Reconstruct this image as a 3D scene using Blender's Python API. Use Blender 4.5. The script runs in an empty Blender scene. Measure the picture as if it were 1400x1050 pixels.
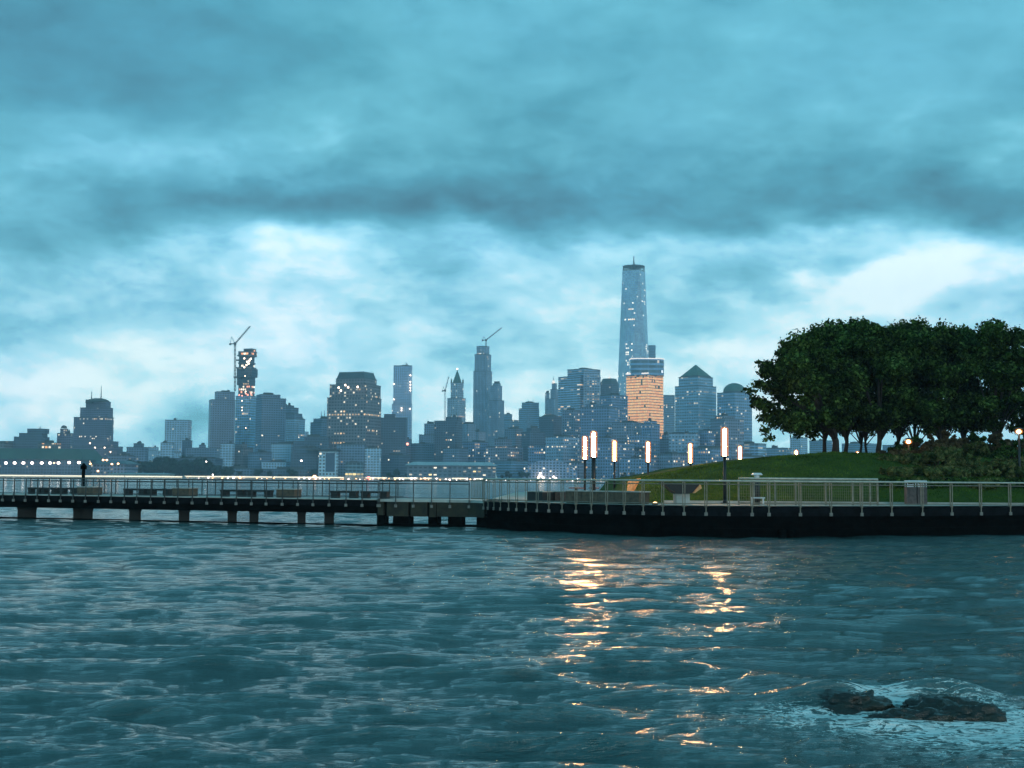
import bpy, math, random
import numpy as np
from mathutils import Vector, Matrix, noise as mnoise

random.seed(7)
rng = np.random.default_rng(11)
scene = bpy.context.scene
COL = scene.collection
R = math.radians

# ------------------------------------------------------------------ camera
F = 1800.0                      # focal length in photo pixels (photo 1400 wide)
CAMH = 2.9
ROLL = 0.0075
PITCH = math.atan(129.25 / F)
right = Vector((math.cos(ROLL), 0, math.sin(ROLL)))
fwd0 = Vector((0, math.cos(PITCH), math.sin(PITCH)))
up0 = Vector((0, -math.sin(PITCH), math.cos(PITCH)))
# roll about the view axis: horizon drops to the right in the picture
cr, sr = math.cos(ROLL), math.sin(ROLL)
rx = Vector((1, 0, 0)) * cr + up0 * sr
uy = up0 * cr - Vector((1, 0, 0)) * sr
cam_data = bpy.data.cameras.new('camera')
cam = bpy.data.objects.new('camera', cam_data)
COL.objects.link(cam)
CP = Vector((0, 0, CAMH))
m = Matrix((rx, uy, -fwd0)).transposed().to_4x4()
m.translation = CP
cam.matrix_world = m
cam_data.sensor_width = 36.0
cam_data.lens = 36.0 * F / 1400.0
cam_data.clip_end = 20000
cam_data.clip_start = 0.1
scene.camera = cam


def zat(px, py, Y):
    """world (X, Y, Z) seen at photo pixel px,py at forward distance Y"""
    d = fwd0 * F + rx * (px - 700) - uy * (py - 525)
    t = Y / d.y
    return CP + d * t


def at(px, Y, z):
    """world point at forward distance Y and height z whose picture x is px"""
    k = (px - 700) / F
    # rx.(p-c) = k * fwd.(p-c)
    dz = z - CAMH
    # unknown X:  rx.x X + rx.y Y + rx.z dz = k (fwd.y Y + fwd.z dz)
    X = (k * (fwd0.y * Y + fwd0.z * dz) - rx.y * Y - rx.z * dz) / rx.x
    return Vector((X, Y, z))


# ------------------------------------------------------------------ helpers
def tag(o, label=None, cat=None, group=None, kind=None):
    if label: o['label'] = label
    if cat: o['category'] = cat
    if group: o['group'] = group
    if kind: o['kind'] = kind
    return o


def empty(name, loc=(0, 0, 0), rz=0.0, label=None, cat=None, group=None):
    o = bpy.data.objects.new(name, None)
    o.empty_display_size = 0.2
    o.location = loc
    o.rotation_euler = (0, 0, rz)
    COL.objects.link(o)
    return tag(o, label, cat, group)


def copy_tree(o, parent=None):
    c = o.copy()
    COL.objects.link(c)
    if parent is not None:
        c.parent = parent
    for ch in list(CH.get(o.name, [])):
        d = copy_tree(ch, c)
        CH.setdefault(c.name, []).append(d)
    return c


CH = {}


class MB:
    def __init__(self):
        self.v = []; self.f = []; self.m = []; self.s = []

    def add(self, vs, fs, mi=0, smooth=False):
        b = len(self.v)
        self.v.extend(tuple(x) for x in vs)
        for f in fs:
            self.f.append(tuple(b + i for i in f)); self.m.append(mi); self.s.append(smooth)
        return self

    def box(self, x0, x1, y0, y1, z0, z1, mi=0):
        v = [(x0, y0, z0), (x1, y0, z0), (x1, y1, z0), (x0, y1, z0), (x0, y0, z1), (x1, y0, z1), (x1, y1, z1), (x0, y1, z1)]
        return self.add(v, [(0, 3, 2, 1), (4, 5, 6, 7), (0, 1, 5, 4), (1, 2, 6, 5), (2, 3, 7, 6), (3, 0, 4, 7)], mi)

    def prism(self, pts, z0, z1, mi=0, mtop=None, pts2=None, smooth=False):
        """pts counter-clockwise; pts2 optional top polygon"""
        n = len(pts); p2 = pts2 or pts
        v = [(p[0], p[1], z0) for p in pts] + [(p[0], p[1], z1) for p in p2]
        b = len(self.v)
        self.v.extend(v)
        for i in range(n):
            j = (i + 1) % n
            self.f.append((b + i, b + j, b + n + j, b + n + i)); self.m.append(mi); self.s.append(smooth)
        self.f.append(tuple(b + n + i for i in range(n))); self.m.append(mi if mtop is None else mtop); self.s.append(False)
        self.f.append(tuple(b + i for i in reversed(range(n)))); self.m.append(mi); self.s.append(False)
        return self

    def tube(self, a, b, r0, r1=None, n=8, mi=0, caps=True, smooth=True):
        a = Vector(a); b = Vector(b); r1 = r0 if r1 is None else r1
        d = (b - a).normalized()
        u = d.orthogonal().normalized(); w = d.cross(u)
        vs = []
        for c, r in ((a, r0), (b, r1)):
            for i in range(n):
                t = 2 * math.pi * i / n
                vs.append(c + u * (math.cos(t) * r) + w * (math.sin(t) * r))
        fs = [(i, (i + 1) % n, n + (i + 1) % n, n + i) for i in range(n)]
        self.add(vs, fs, mi, smooth)
        if caps:
            k = len(self.v) - 2 * n
            self.f.append(tuple(k + i for i in reversed(range(n)))); self.m.append(mi); self.s.append(False)
            self.f.append(tuple(k + n + i for i in range(n))); self.m.append(mi); self.s.append(False)
        return self

    def path(self, pts, rs, n=8, mi=0):
        """one continuous tapered tube along points"""
        pts = [Vector(p) for p in pts]
        vs = []; u = None
        for i, p in enumerate(pts):
            d = (pts[min(i + 1, len(pts) - 1)] - pts[max(i - 1, 0)]).normalized()
            u = d.orthogonal().normalized() if u is None else (u - d * u.dot(d)).normalized()
            w = d.cross(u)
            for k in range(n):
                t = 2 * math.pi * k / n
                vs.append(p + u * (math.cos(t) * rs[i]) + w * (math.sin(t) * rs[i]))
        fs = []
        for i in range(len(pts) - 1):
            for k in range(n):
                a = i * n + k; b = i * n + (k + 1) % n
                fs.append((a, b, b + n, a + n))
        fs.append(tuple(range(n))[::-1]); fs.append(tuple((len(pts) - 1) * n + k for k in range(n)))
        return self.add(vs, fs, mi, True)

    def bar(self, a, b, w, h, mi=0):
        """horizontal-ish rectangular bar between two points"""
        a = Vector(a); b = Vector(b); d = (b - a)
        s = Vector((-d.y, d.x, 0))
        s = s.normalized() * w / 2 if s.length > 1e-6 else Vector((w / 2, 0, 0))
        up = d.cross(s).normalized() * -h / 2 if d.length > 0 else Vector((0, 0, h / 2))
        up = s.cross(d).normalized() * -1 * h / 2
        v = [a - s - up, a + s - up, a + s + up, a - s + up, b - s - up, b + s - up, b + s + up, b - s + up]
        return self.add(v, [(0, 1, 2, 3), (7, 6, 5, 4), (0, 4, 5, 1), (1, 5, 6, 2), (2, 6, 7, 3), (3, 7, 4, 0)], mi)

    def dome(self, c, r, h, n=20, k=6, mi=0, full=False):
        vs = []; fs = []
        lo = -math.pi / 2 if full else 0
        for j in range(k):
            t = lo + (math.pi / 2 - lo) * j / k
            for i in range(n):
                a = 2 * math.pi * i / n
                vs.append((c[0] + r * math.cos(t) * math.cos(a), c[1] + r * math.cos(t) * math.sin(a), c[2] + h * math.sin(t)))
        vs.append((c[0], c[1], c[2] + h))
        for j in range(k - 1):
            for i in range(n):
                fs.append((j * n + i, j * n + (i + 1) % n, (j + 1) * n + (i + 1) % n, (j + 1) * n + i))
        for i in range(n):
            fs.append(((k - 1) * n + i, (k - 1) * n + (i + 1) % n, k * n))
        return self.add(vs, fs, mi, True)

    def build(self, name, mats, parent=None, uv=False, loc=None):
        me = bpy.data.meshes.new(name)
        me.from_pydata(self.v, [], self.f)
        if not isinstance(mats, (list, tuple)): mats = [mats]
        for mt in mats: me.materials.append(mt)
        me.polygons.foreach_set('material_index', self.m)
        me.polygons.foreach_set('use_smooth', self.s)
        if uv:
            nl = len(me.loops)
            vi = np.empty(nl, np.int32); me.loops.foreach_get('vertex_index', vi)
            co = np.array(self.v)
            nor = np.empty(len(me.polygons) * 3); me.polygons.foreach_get('normal', nor); nor = nor.reshape(-1, 3)
            tot = np.empty(len(me.polygons), np.int32); me.polygons.foreach_get('loop_total', tot)
            N = np.repeat(nor, tot, axis=0); P = co[vi]
            L = np.maximum(np.hypot(N[:, 0], N[:, 1]), 1e-6)
            u = (-N[:, 1] * P[:, 0] + N[:, 0] * P[:, 1]) / L
            lay = me.uv_layers.new(name='UVMap')
            lay.data.foreach_set('uv', np.stack([u, P[:, 2]], 1).ravel())
        me.validate()
        me.update()
        o = bpy.data.objects.new(name, me)
        COL.objects.link(o)
        if loc is not None: o.location = loc
        if parent is not None:
            o.parent = parent
            CH.setdefault(parent.name, []).append(o)
        return o


def np_mesh(name, V, Fq, mat, parent=None, smooth=False, mats_idx=None):
    me = bpy.data.meshes.new(name)
    V = np.asarray(V, np.float32); Fq = np.asarray(Fq, np.int32)
    n, k = Fq.shape
    me.vertices.add(len(V)); me.vertices.foreach_set('co', V.ravel())
    me.loops.add(n * k); me.loops.foreach_set('vertex_index', Fq.ravel())
    me.polygons.add(n); me.polygons.foreach_set('loop_start', np.arange(0, n * k, k, dtype=np.int32))
    me.polygons.foreach_set('loop_total', np.full(n, k, np.int32))
    me.polygons.foreach_set('use_smooth', np.full(n, smooth))
    for mt in (mat if isinstance(mat, (list, tuple)) else [mat]): me.materials.append(mt)
    me.update(calc_edges=True); me.validate()
    o = bpy.data.objects.new(name, me)
    COL.objects.link(o)
    if parent is not None:
        o.parent = parent
        CH.setdefault(parent.name, []).append(o)
    return o


# ------------------------------------------------------------------ node helpers
class NT:
    def __init__(self, tree):
        self.t = tree; self.n = tree.nodes; self.l = tree.links

    def node(self, typ, **kw):
        nd = self.n.new(typ)
        for k, v in kw.items(): setattr(nd, k, v)
        return nd

    def put(self, sock, val):
        if val is None: return
        if hasattr(val, 'is_output'): self.l.new(val, sock)
        else: sock.default_value = val

    def math(self, op, a, b=None, c=None, clamp=False):
        nd = self.node('ShaderNodeMath', operation=op, use_clamp=clamp)
        self.put(nd.inputs[0], a); self.put(nd.inputs[1], b); self.put(nd.inputs[2], c)
        return nd.outputs[0]

    def vmath(self, op, a, b=None):
        nd = self.node('ShaderNodeVectorMath', operation=op)
        self.put(nd.inputs[0], a); self.put(nd.inputs[1], b)
        return nd.outputs[0]

    def comb(self, x, y, z):
        nd = self.node('ShaderNodeCombineXYZ')
        self.put(nd.inputs[0], x); self.put(nd.inputs[1], y); self.put(nd.inputs[2], z)
        return nd.outputs[0]

    def sep(self, v):
        nd = self.node('ShaderNodeSeparateXYZ'); self.put(nd.inputs[0], v)
        return nd.outputs[0], nd.outputs[1], nd.outputs[2]

    def noise(self, vec, scale, detail=4, rough=0.5, dist=0.0, color=False, lac=2.0):
        nd = self.node('ShaderNodeTexNoise')
        self.put(nd.inputs['Vector'], vec)
        nd.inputs['Scale'].default_value = scale; nd.inputs['Detail'].default_value = detail
        nd.inputs['Roughness'].default_value = rough; nd.inputs['Distortion'].default_value = dist
        nd.inputs['Lacunarity'].default_value = lac
        return nd.outputs['Color'] if color else nd.outputs['Fac']

    def mix(self, f, a, b, blend='MIX'):
        nd = self.node('ShaderNodeMix', data_type='RGBA', blend_type=blend)
        self.put(nd.inputs['Factor'], f)
        self.put(nd.inputs[6], a if hasattr(a, 'is_output') else tuple(a) + (1,) * (4 - len(a)))
        self.put(nd.inputs[7], b if hasattr(b, 'is_output') else tuple(b) + (1,) * (4 - len(b)))
        return nd.outputs[2]

    def ramp(self, f, stops, interp='LINEAR'):
        nd = self.node('ShaderNodeValToRGB'); self.put(nd.inputs[0], f)
        cr = nd.color_ramp; cr.interpolation = interp
        while len(cr.elements) < len(stops): cr.elements.new(0.5)
        for e, (p, c) in zip(cr.elements, stops):
            e.position = p
            e.color = tuple(c) + (1,) if len(c) == 3 else tuple(c)
        return nd.outputs[0]

    def maprange(self, v, a, b, c=0.0, d=1.0, smooth=False):
        nd = self.node('ShaderNodeMapRange', interpolation_type='SMOOTHSTEP' if smooth else 'LINEAR')
        self.put(nd.inputs[0], v); nd.inputs[1].default_value = a; nd.inputs[2].default_value = b
        nd.inputs[3].default_value = c; nd.inputs[4].default_value = d
        return nd.outputs[0]

    def bump(self, h, strength, dist, normal=None):
        nd = self.node('ShaderNodeBump'); self.put(nd.inputs['Height'], h)
        nd.inputs['Strength'].default_value = strength; nd.inputs['Distance'].default_value = dist
        if normal is not None: self.put(nd.inputs['Normal'], normal)
        return nd.outputs[0]


def new_mat(name):
    mt = bpy.data.materials.new(name); mt.use_nodes = True
    t = NT(mt.node_tree)
    bs = mt.node_tree.nodes['Principled BSDF']
    return mt, t, bs


def surf(name, col, rough=0.7, var=0.25, scale=3.0, metal=0.0, bump=0.0, col2=None, bscale=None, spec=0.5):
    """weathered plain surface: noise mottling between two tones + fine bump"""
    mt, t, bs = new_mat(name)
    tc = t.node('ShaderNodeTexCoord').outputs['Object']
    n = t.noise(tc, scale, 6, 0.6)
    c2 = col2 or tuple(max(0, c * (1 - var)) for c in col)
    c1 = tuple(min(1, c * (1 + var)) for c in col) if col2 is None else col
    f = t.maprange(n, 0.35, 0.65)
    t.put(bs.inputs['Base Color'], t.mix(f, c2, c1))
    t.put(bs.inputs['Roughness'], t.maprange(n, 0.3, 0.7, max(0.02, rough - 0.1), min(1, rough + 0.1)))
    bs.inputs['Metallic'].default_value = metal
    bs.inputs['Specular IOR Level'].default_value = spec
    if bump:
        b = t.noise(tc, bscale or scale * 5, 5, 0.6)
        t.put(bs.inputs['Normal'], t.bump(b, 0.6, bump))
    return mt


def glow(name, col, strength, sample=False):
    mt, t, bs = new_mat(name)
    bs.inputs['Base Color'].default_value = (0.8, 0.8, 0.8, 1)
    bs.inputs['Emission Color'].default_value = tuple(col) + (1,)
    bs.inputs['Emission Strength'].default_value = strength
    mt.cycles.emission_sampling = 'FRONT' if sample else 'NONE'
    return mt


_FAC = {}
def facade(name, wall, glass=(0.03, 0.045, 0.05), cw=3.4, ch=3.8, mx=0.22, my=0.24, p=0.04, S=2.2, bands=(), rv=0.22, warm=(1.0, 0.62, 0.30),
           cool=(1.0, 0.86, 0.62), coolf=0.4, grough=0.25, seed=0.0, clus=1.0, wr=0.7, litsize=1.0):
    """procedural wall of window cells measured in metres along the wall; some panes lit.
    bands: (z0, z1, probability) extra-lit storeys"""
    mt, t, bs = new_mat(name)
    uv = t.node('ShaderNodeUVMap').outputs[0]
    u, v, _ = t.sep(uv)
    oi = t.node('ShaderNodeObjectInfo').outputs['Random']
    cu = t.math('DIVIDE', u, cw); cv = t.math('DIVIDE', v, ch)
    fu = t.math('FRACT', cu); fv = t.math('FRACT', cv)
    iu = t.math('FLOOR', cu); iv = t.math('FLOOR', cv)
    def inside(f, m_):
        a = t.math('GREATER_THAN', f, m_); b = t.math('LESS_THAN', f, 1 - m_)
        return t.math('MULTIPLY', a, b)
    win = t.math('MULTIPLY', inside(fu, mx), inside(fv, my))
    wn = t.node('ShaderNodeTexWhiteNoise', noise_dimensions='3D')
    t.put(wn.inputs['Vector'], t.comb(iu, iv, seed + 1.37))
    rnd = wn.outputs['Value']; rc = wn.outputs['Color']
    r1, r2, r3 = t.sep(rc)
    # neighbouring cells tend to be lit together
    cl = t.noise(t.comb(t.math('MULTIPLY', iu, 0.13), t.math('MULTIPLY', iv, 0.30), seed), 1.0, 2, 0.5)
    clm = t.math('POWER', t.math('MULTIPLY', cl, 1.9), 3.0)
    clm = t.math('ADD', t.math('MULTIPLY', clm, clus), 1 - clus)
    prob = t.math('MULTIPLY', clm, p * 0.72)
    # stretches of one storey that are lit together
    ws = t.node('ShaderNodeTexWhiteNoise', noise_dimensions='3D')
    t.put(ws.inputs['Vector'], t.comb(t.math('FLOOR', t.math('MULTIPLY', iu, 0.2)), iv, seed + 9.1))
    prob = t.math('MAXIMUM', prob, t.math('MULTIPLY', t.math('LESS_THAN', ws.outputs['Value'], min(0.10, p * 0.55)), 0.7))
    for (z0, z1, bp) in bands:
        inb = t.math('MULTIPLY', t.math('GREATER_THAN', v, z0), t.math('LESS_THAN', v, z1))
        prob = t.math('MAXIMUM', prob, t.math('MULTIPLY', inb, bp))
    lit = t.math('LESS_THAN', rnd, prob)
    litm = t.math('MULTIPLY', lit, win)
    tc = t.node('ShaderNodeTexCoord').outputs['Object']
    nz = t.noise(tc, 0.05, 4, 0.6)
    nz2 = t.noise(t.comb(t.math('MULTIPLY', u, 0.4), t.math('MULTIPLY', v, 0.03), 0.0), 1.0, 3, 0.6)
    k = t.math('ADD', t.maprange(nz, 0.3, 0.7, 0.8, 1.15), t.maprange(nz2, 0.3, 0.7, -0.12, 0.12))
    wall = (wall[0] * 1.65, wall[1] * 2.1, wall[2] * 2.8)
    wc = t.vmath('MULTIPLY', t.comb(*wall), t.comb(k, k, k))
    gl = t.mix(t.math('MULTIPLY', r2, 0.8), glass, tuple(min(1, g * 2.2 + 0.03) for g in glass))
    t.put(bs.inputs['Base Color'], t.mix(win, wc, gl))
    t.put(bs.inputs['Roughness'], t.maprange(win, 0, 1, wr, grough))
    t.put(bs.inputs['Emission Color'], t.mix(t.math('LESS_THAN', r1, coolf), warm, cool))
    e = t.math('MULTIPLY', litm, t.math('MULTIPLY', t.math('ADD', t.math('MULTIPLY', t.math('POWER', r3, 3.0), 1.5 * (1 - rv)), rv), S))
    t.put(bs.inputs['Emission Strength'], e)
    mt.cycles.emission_sampling = 'NONE'
    return mt


# ------------------------------------------------------------------ materials
M = {}
M['roof'] = surf('roof_felt', (0.09, 0.10, 0.10), 0.9, 0.3, 0.1)
M['steel_dark'] = surf('steel_dark', (0.05, 0.055, 0.06), 0.6, 0.3, 0.5)
M['rail'] = surf('rail_metal', (0.24, 0.22, 0.17), 0.45, 0.3, 5.0, metal=0.2, col2=(0.15, 0.13, 0.095))
M['handrail'] = surf('handrail_metal', (0.46, 0.43, 0.36), 0.4, 0.2, 5.0, metal=0.3)
M['rail_left'] = surf('rail_metal_dark', (0.05, 0.05, 0.048), 0.5, 0.3, 5.0, metal=0.3)
M['plate'] = surf('bracket_plate', (0.20, 0.19, 0.17), 0.7, 0.3, 8.0)
M['tar'] = surf('tarred_timber', (0.003, 0.003, 0.003), 0.9, 0.5, 2.0, bump=0.02, spec=0.0)
M['fascia'] = surf('fascia_timber', (0.005, 0.0055, 0.007), 0.9, 0.7, 2.5, bump=0.02, spec=0.08)
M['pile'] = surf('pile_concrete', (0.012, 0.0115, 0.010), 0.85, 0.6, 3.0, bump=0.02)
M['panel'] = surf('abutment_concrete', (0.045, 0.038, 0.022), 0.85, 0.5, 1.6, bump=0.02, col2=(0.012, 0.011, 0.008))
M['deck'] = surf('deck_concrete', (0.48, 0.46, 0.42), 0.8, 0.2, 1.0, bump=0.004)
M['paver'] = surf('quay_paving', (0.40, 0.38, 0.33), 0.75, 0.25, 1.2, bump=0.004)
M['wood'] = surf('bench_timber', (0.11, 0.075, 0.05), 0.7, 0.4, 4.0, bump=0.004)
M['wood_red'] = surf('red_timber', (0.18, 0.07, 0.05), 0.7, 0.4, 4.0, bump=0.004)
M['wood_lamp_tint'] = surf('timber_lamplight_tint', (0.72, 0.33, 0.13), 0.6, 0.25, 5.0, bump=0.004)  # warm wood with the orange of the lamplight put into its colour
M['bench_dark'] = surf('bench_dark', (0.022, 0.020, 0.020), 0.7, 0.4, 4.0)
M['stone'] = surf('pale_stone', (0.42, 0.40, 0.37), 0.7, 0.2, 2.0, bump=0.004)
M['black_metal'] = surf('black_metal', (0.012, 0.012, 0.014), 0.45, 0.3, 4.0)
M['white_metal'] = surf('white_metal', (0.62, 0.64, 0.66), 0.4, 0.1, 3.0)
M['binbody'] = surf('bin_slats', (0.11, 0.08, 0.075), 0.7, 0.4, 5.0)
M['bark'] = surf('bark', (0.030, 0.024, 0.020), 0.9, 0.5, 3.0, bump=0.02)
M['tube'] = glow('lamp_tube_glow', (1.0, 0.50, 0.19), 300.0, True)
M['tube_dim'] = glow('lamp_tube_glow_dim', (1.0, 0.50, 0.19), 70.0, True)
M['bulb'] = glow('lamp_bulb_glow', (1.0, 0.52, 0.20), 26.0, True)
M['far_white'] = glow('far_lamp_white', (1.0, 0.80, 0.72), 9.0)
M['far_warm'] = glow('far_lamp_warm', (1.0, 0.50, 0.20), 7.0)
M['strip'] = glow('promenade_light_strip', (1.0, 0.82, 0.52), 1.3)
M['red'] = glow('red_beacon', (1.0, 0.12, 0.08), 6.0)


def halo_mat():  # see-through glowing shell, added to imitate the orange halo round the lamps
    mt, t, bs = new_mat('lamp_halo_amber')
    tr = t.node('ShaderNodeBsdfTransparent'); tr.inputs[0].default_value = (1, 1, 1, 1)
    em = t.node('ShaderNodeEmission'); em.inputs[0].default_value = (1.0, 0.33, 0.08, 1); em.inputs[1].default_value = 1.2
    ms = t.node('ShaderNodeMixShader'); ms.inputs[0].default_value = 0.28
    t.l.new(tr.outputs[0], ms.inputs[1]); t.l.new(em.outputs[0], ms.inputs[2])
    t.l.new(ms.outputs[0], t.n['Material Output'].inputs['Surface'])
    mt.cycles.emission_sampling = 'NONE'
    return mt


M['halo'] = halo_mat()


def leaf_mat(name, c1, c2, c3, trans=0.25):
    mt, t, bs = new_mat(name)
    g = t.node('ShaderNodeNewGeometry')
    r = g.outputs['Random Per Island']
    tc = t.node('ShaderNodeTexCoord').outputs['Object']
    n = t.noise(tc, 0.5, 3, 0.6)
    col = t.ramp(r, [(0, c1), (0.55, c2), (1, c3)])
    k = t.maprange(n, 0.35, 0.65, 0.45, 1.9)
    col = t.vmath('MULTIPLY', col, t.comb(k, k, k))
    df = t.node('ShaderNodeBsdfDiffuse'); t.put(df.inputs[0], col)
    tl = t.node('ShaderNodeBsdfTranslucent'); t.put(tl.inputs[0], col)
    ms = t.node('ShaderNodeMixShader'); ms.inputs[0].default_value = trans
    t.l.new(df.outputs[0], ms.inputs[1]); t.l.new(tl.outputs[0], ms.inputs[2])
    t.l.new(ms.outputs[0], t.n['Material Output'].inputs['Surface'])
    return mt


M['leaf'] = leaf_mat('leaf_dark_green', (0.009, 0.020, 0.005), (0.025, 0.052, 0.011), (0.085, 0.145, 0.038), 0.2)
M['leaf_shrub'] = leaf_mat('leaf_shrub_green', (0.04, 0.06, 0.02), (0.085, 0.105, 0.035), (0.17, 0.15, 0.06))
M['leaf_rust'] = leaf_mat('leaf_shrub_rust', (0.05, 0.032, 0.018), (0.085, 0.06, 0.03), (0.13, 0.10, 0.05))
M['leaf_far'] = leaf_mat('leaf_far_trees', (0.02, 0.04, 0.03), (0.03, 0.06, 0.04), (0.045, 0.075, 0.05))

# ------------------------------------------------------------------ world
world = bpy.data.worlds.new('World'); scene.world = world
world.use_nodes = True
w = NT(world.node_tree)
bg = world.node_tree.nodes['Background']
HAZE = 0.00017
SUN_EL, SUN_ROT = 13.0, 148.0
dirv = w.node('ShaderNodeTexCoord').outputs['Generated']
dx, dy, dz = w.sep(dirv)
az = w.math('ARCTAN2', dx, dy)
el = w.math('ARCSINE', dz)
# cloud-like warp of the coordinates so that the cloud banks get ragged edges
cv3 = w.vmath('MULTIPLY', dirv, (1.0, 1.0, 2.4))
wz = w.noise(cv3, 3.2, 5, 0.55, color=True)
w1, w2, w3 = w.sep(wz)
wz2 = w.noise(cv3, 12.0, 5, 0.6, color=True)
v1, v2, v3 = w.sep(wz2)
azw = w.math('ADD', az, w.math('ADD', w.math('MULTIPLY', w.math('SUBTRACT', w1, 0.5), 0.30), w.math('MULTIPLY', w.math('SUBTRACT', v1, 0.5), 0.10)))
elw = w.math('ADD', el, w.math('ADD', w.math('MULTIPLY', w.math('SUBTRACT', w2, 0.5), 0.12), w.math('MULTIPLY', w.math('SUBTRACT', v2, 0.5), 0.05)))


def cloud(x, y, sx, sy, rot, amp):
    a0 = math.atan((x - 700) / F); e0 = (654 - y) / F
    c, s = math.cos(R(rot)), math.sin(R(rot))
    da = w.math('SUBTRACT', azw, a0); de = w.math('SUBTRACT', elw, e0)
    p = w.math('ADD', w.math('MULTIPLY', da, c / (sx / F)), w.math('MULTIPLY', de, s / (sx / F)))
    q = w.math('ADD', w.math('MULTIPLY', da, -s / (sy / F)), w.math('MULTIPLY', de, c / (sy / F)))
    d = w.math('ADD', w.math('MULTIPLY', p, p), w.math('MULTIPLY', q, q))
    return w.math('MULTIPLY', w.math('EXPONENT', w.math('MULTIPLY', d, -0.5)), amp)


SKYBASE = w.ramp(w.maprange(el, -0.1, 1.5), [(0.0, (0.74,) * 3), (0.10, (0.70,) * 3), (0.155, (0.60,) * 3), (0.235, (0.34,) * 3), (0.30, (0.31,) * 3), (0.42, (0.30,) * 3), (1.0, (0.12,) * 3)])
Bv, _, _ = w.sep(SKYBASE)
CLOUDS = [
    (440, 352, 120, 24, 4, 0.25), (235, 366, 130, 30, 10, 0.22), (1120, 345, 110, 26, -8, 0.26), (1290, 408, 180, 28, 4, 0.33),
    (1120, 455, 120, 30, 15, 0.24), (160, 235, 150, 36, 8, 0.20), (430, 178, 100, 30, 20, 0.17), (640, 520, 420, 60, 0, 0.12),
    (330, 445, 220, 50, 14, 0.20), (690, 345, 90, 28, 0, 0.16), (1290, 130, 220, 90, 20, 0.10), (790, 395, 140, 34, 10, 0.10),
    (950, 340, 60, 22, 0, 0.14), (1000, 60, 260, 60, 0, 0.05), (40, 520, 180, 60, 0, 0.08),
    (330, 290, 160, 30, 0, -0.22), (640, 262, 270, 40, 0, -0.24), (590, 325, 60, 34, 0, -0.18), (1330, 308, 190, 34, 0, -0.34), (900, 225, 360, 60, 0, -0.07),
    (1010, 285, 200, 36, 0, -0.12), (60, 90, 330, 70, 0, -0.19), (30, 330, 90, 50, 0, -0.14), (1010, 415, 110, 28, 20, -0.14),
    (560, 405, 120, 22, 10, -0.12), (800, 290, 150, 30, -10, -0.10), (60, 440, 100, 30, 0, -0.06), (200, 490, 200, 20, 5, -0.06), (1300, 500, 200, 30, 0, 0.1),
]
for cdef in CLOUDS:
    Bv = w.math('ADD', Bv, cloud(*cdef))
FA = w.maprange(el, 0.15, 0.28, 0.95, 0.42)
fb = w.noise(w.vmath('MULTIPLY', dirv, (1.0, 1.0, 2.6)), 5.0, 9, 0.55, 0.3)
fb2 = w.noise(w.vmath('MULTIPLY', dirv, (1.0, 1.0, 2.0)), 20.0, 7, 0.6, 0.2)
Bv = w.math('ADD', Bv, w.math('MULTIPLY', w.math('SUBTRACT', fb, 0.5), FA))
Bv = w.math('ADD', Bv, w.math('MULTIPLY', w.math('SUBTRACT', fb2, 0.5), w.math('MULTIPLY', FA, 0.85)))
skc = w.ramp(Bv, [(0.0, (0.026, 0.110, 0.155)), (0.25, (0.055, 0.255, 0.335)), (0.45, (0.112, 0.395, 0.495)), (0.62, (0.215, 0.565, 0.70)), (0.80, (0.44, 0.79, 0.89)), (1.0, (0.86, 1.02, 1.02))])
# patches of bluer cloud between the greener ones
hue = w.noise(w.vmath('MULTIPLY', dirv, (1.0, 1.0, 1.8)), 4.0, 3, 0.5)
skc = w.mix(w.maprange(hue, 0.4, 0.65), skc, w.vmath('MULTIPLY', skc, (1.0, 0.99, 1.05)))
nish = w.node('ShaderNodeTexSky', sky_type='NISHITA')
nish.sun_disc = False; nish.sun_elevation = R(SUN_EL); nish.sun_rotation = R(SUN_ROT)
tot = w.vmath('ADD', w.vmath('MULTIPLY', skc, (13.2, 13.4, 13.4)), w.vmath('MULTIPLY', nish.outputs[0], (0.08, 0.08, 0.08)))
w.put(bg.inputs['Color'], tot)
bg.inputs['Strength'].default_value = 0.12
world.cycles.sampling_method = 'MANUAL'; world.cycles.sample_map_resolution = 512

sd = bpy.data.lights.new('sun', 'SUN'); sd.energy = 0.5; sd.angle = R(20); sd.color = (1.0, 0.93, 0.86)
so = bpy.data.objects.new('sun', sd); COL.objects.link(so)
# sun direction: low in the west, behind the camera
sv = Vector((math.sin(R(SUN_ROT)) * math.cos(R(SUN_EL)), math.cos(R(SUN_ROT)) * math.cos(R(SUN_EL)), math.sin(R(SUN_EL))))
so.rotation_euler = sv.to_track_quat('Z', 'Y').to_euler()

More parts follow.
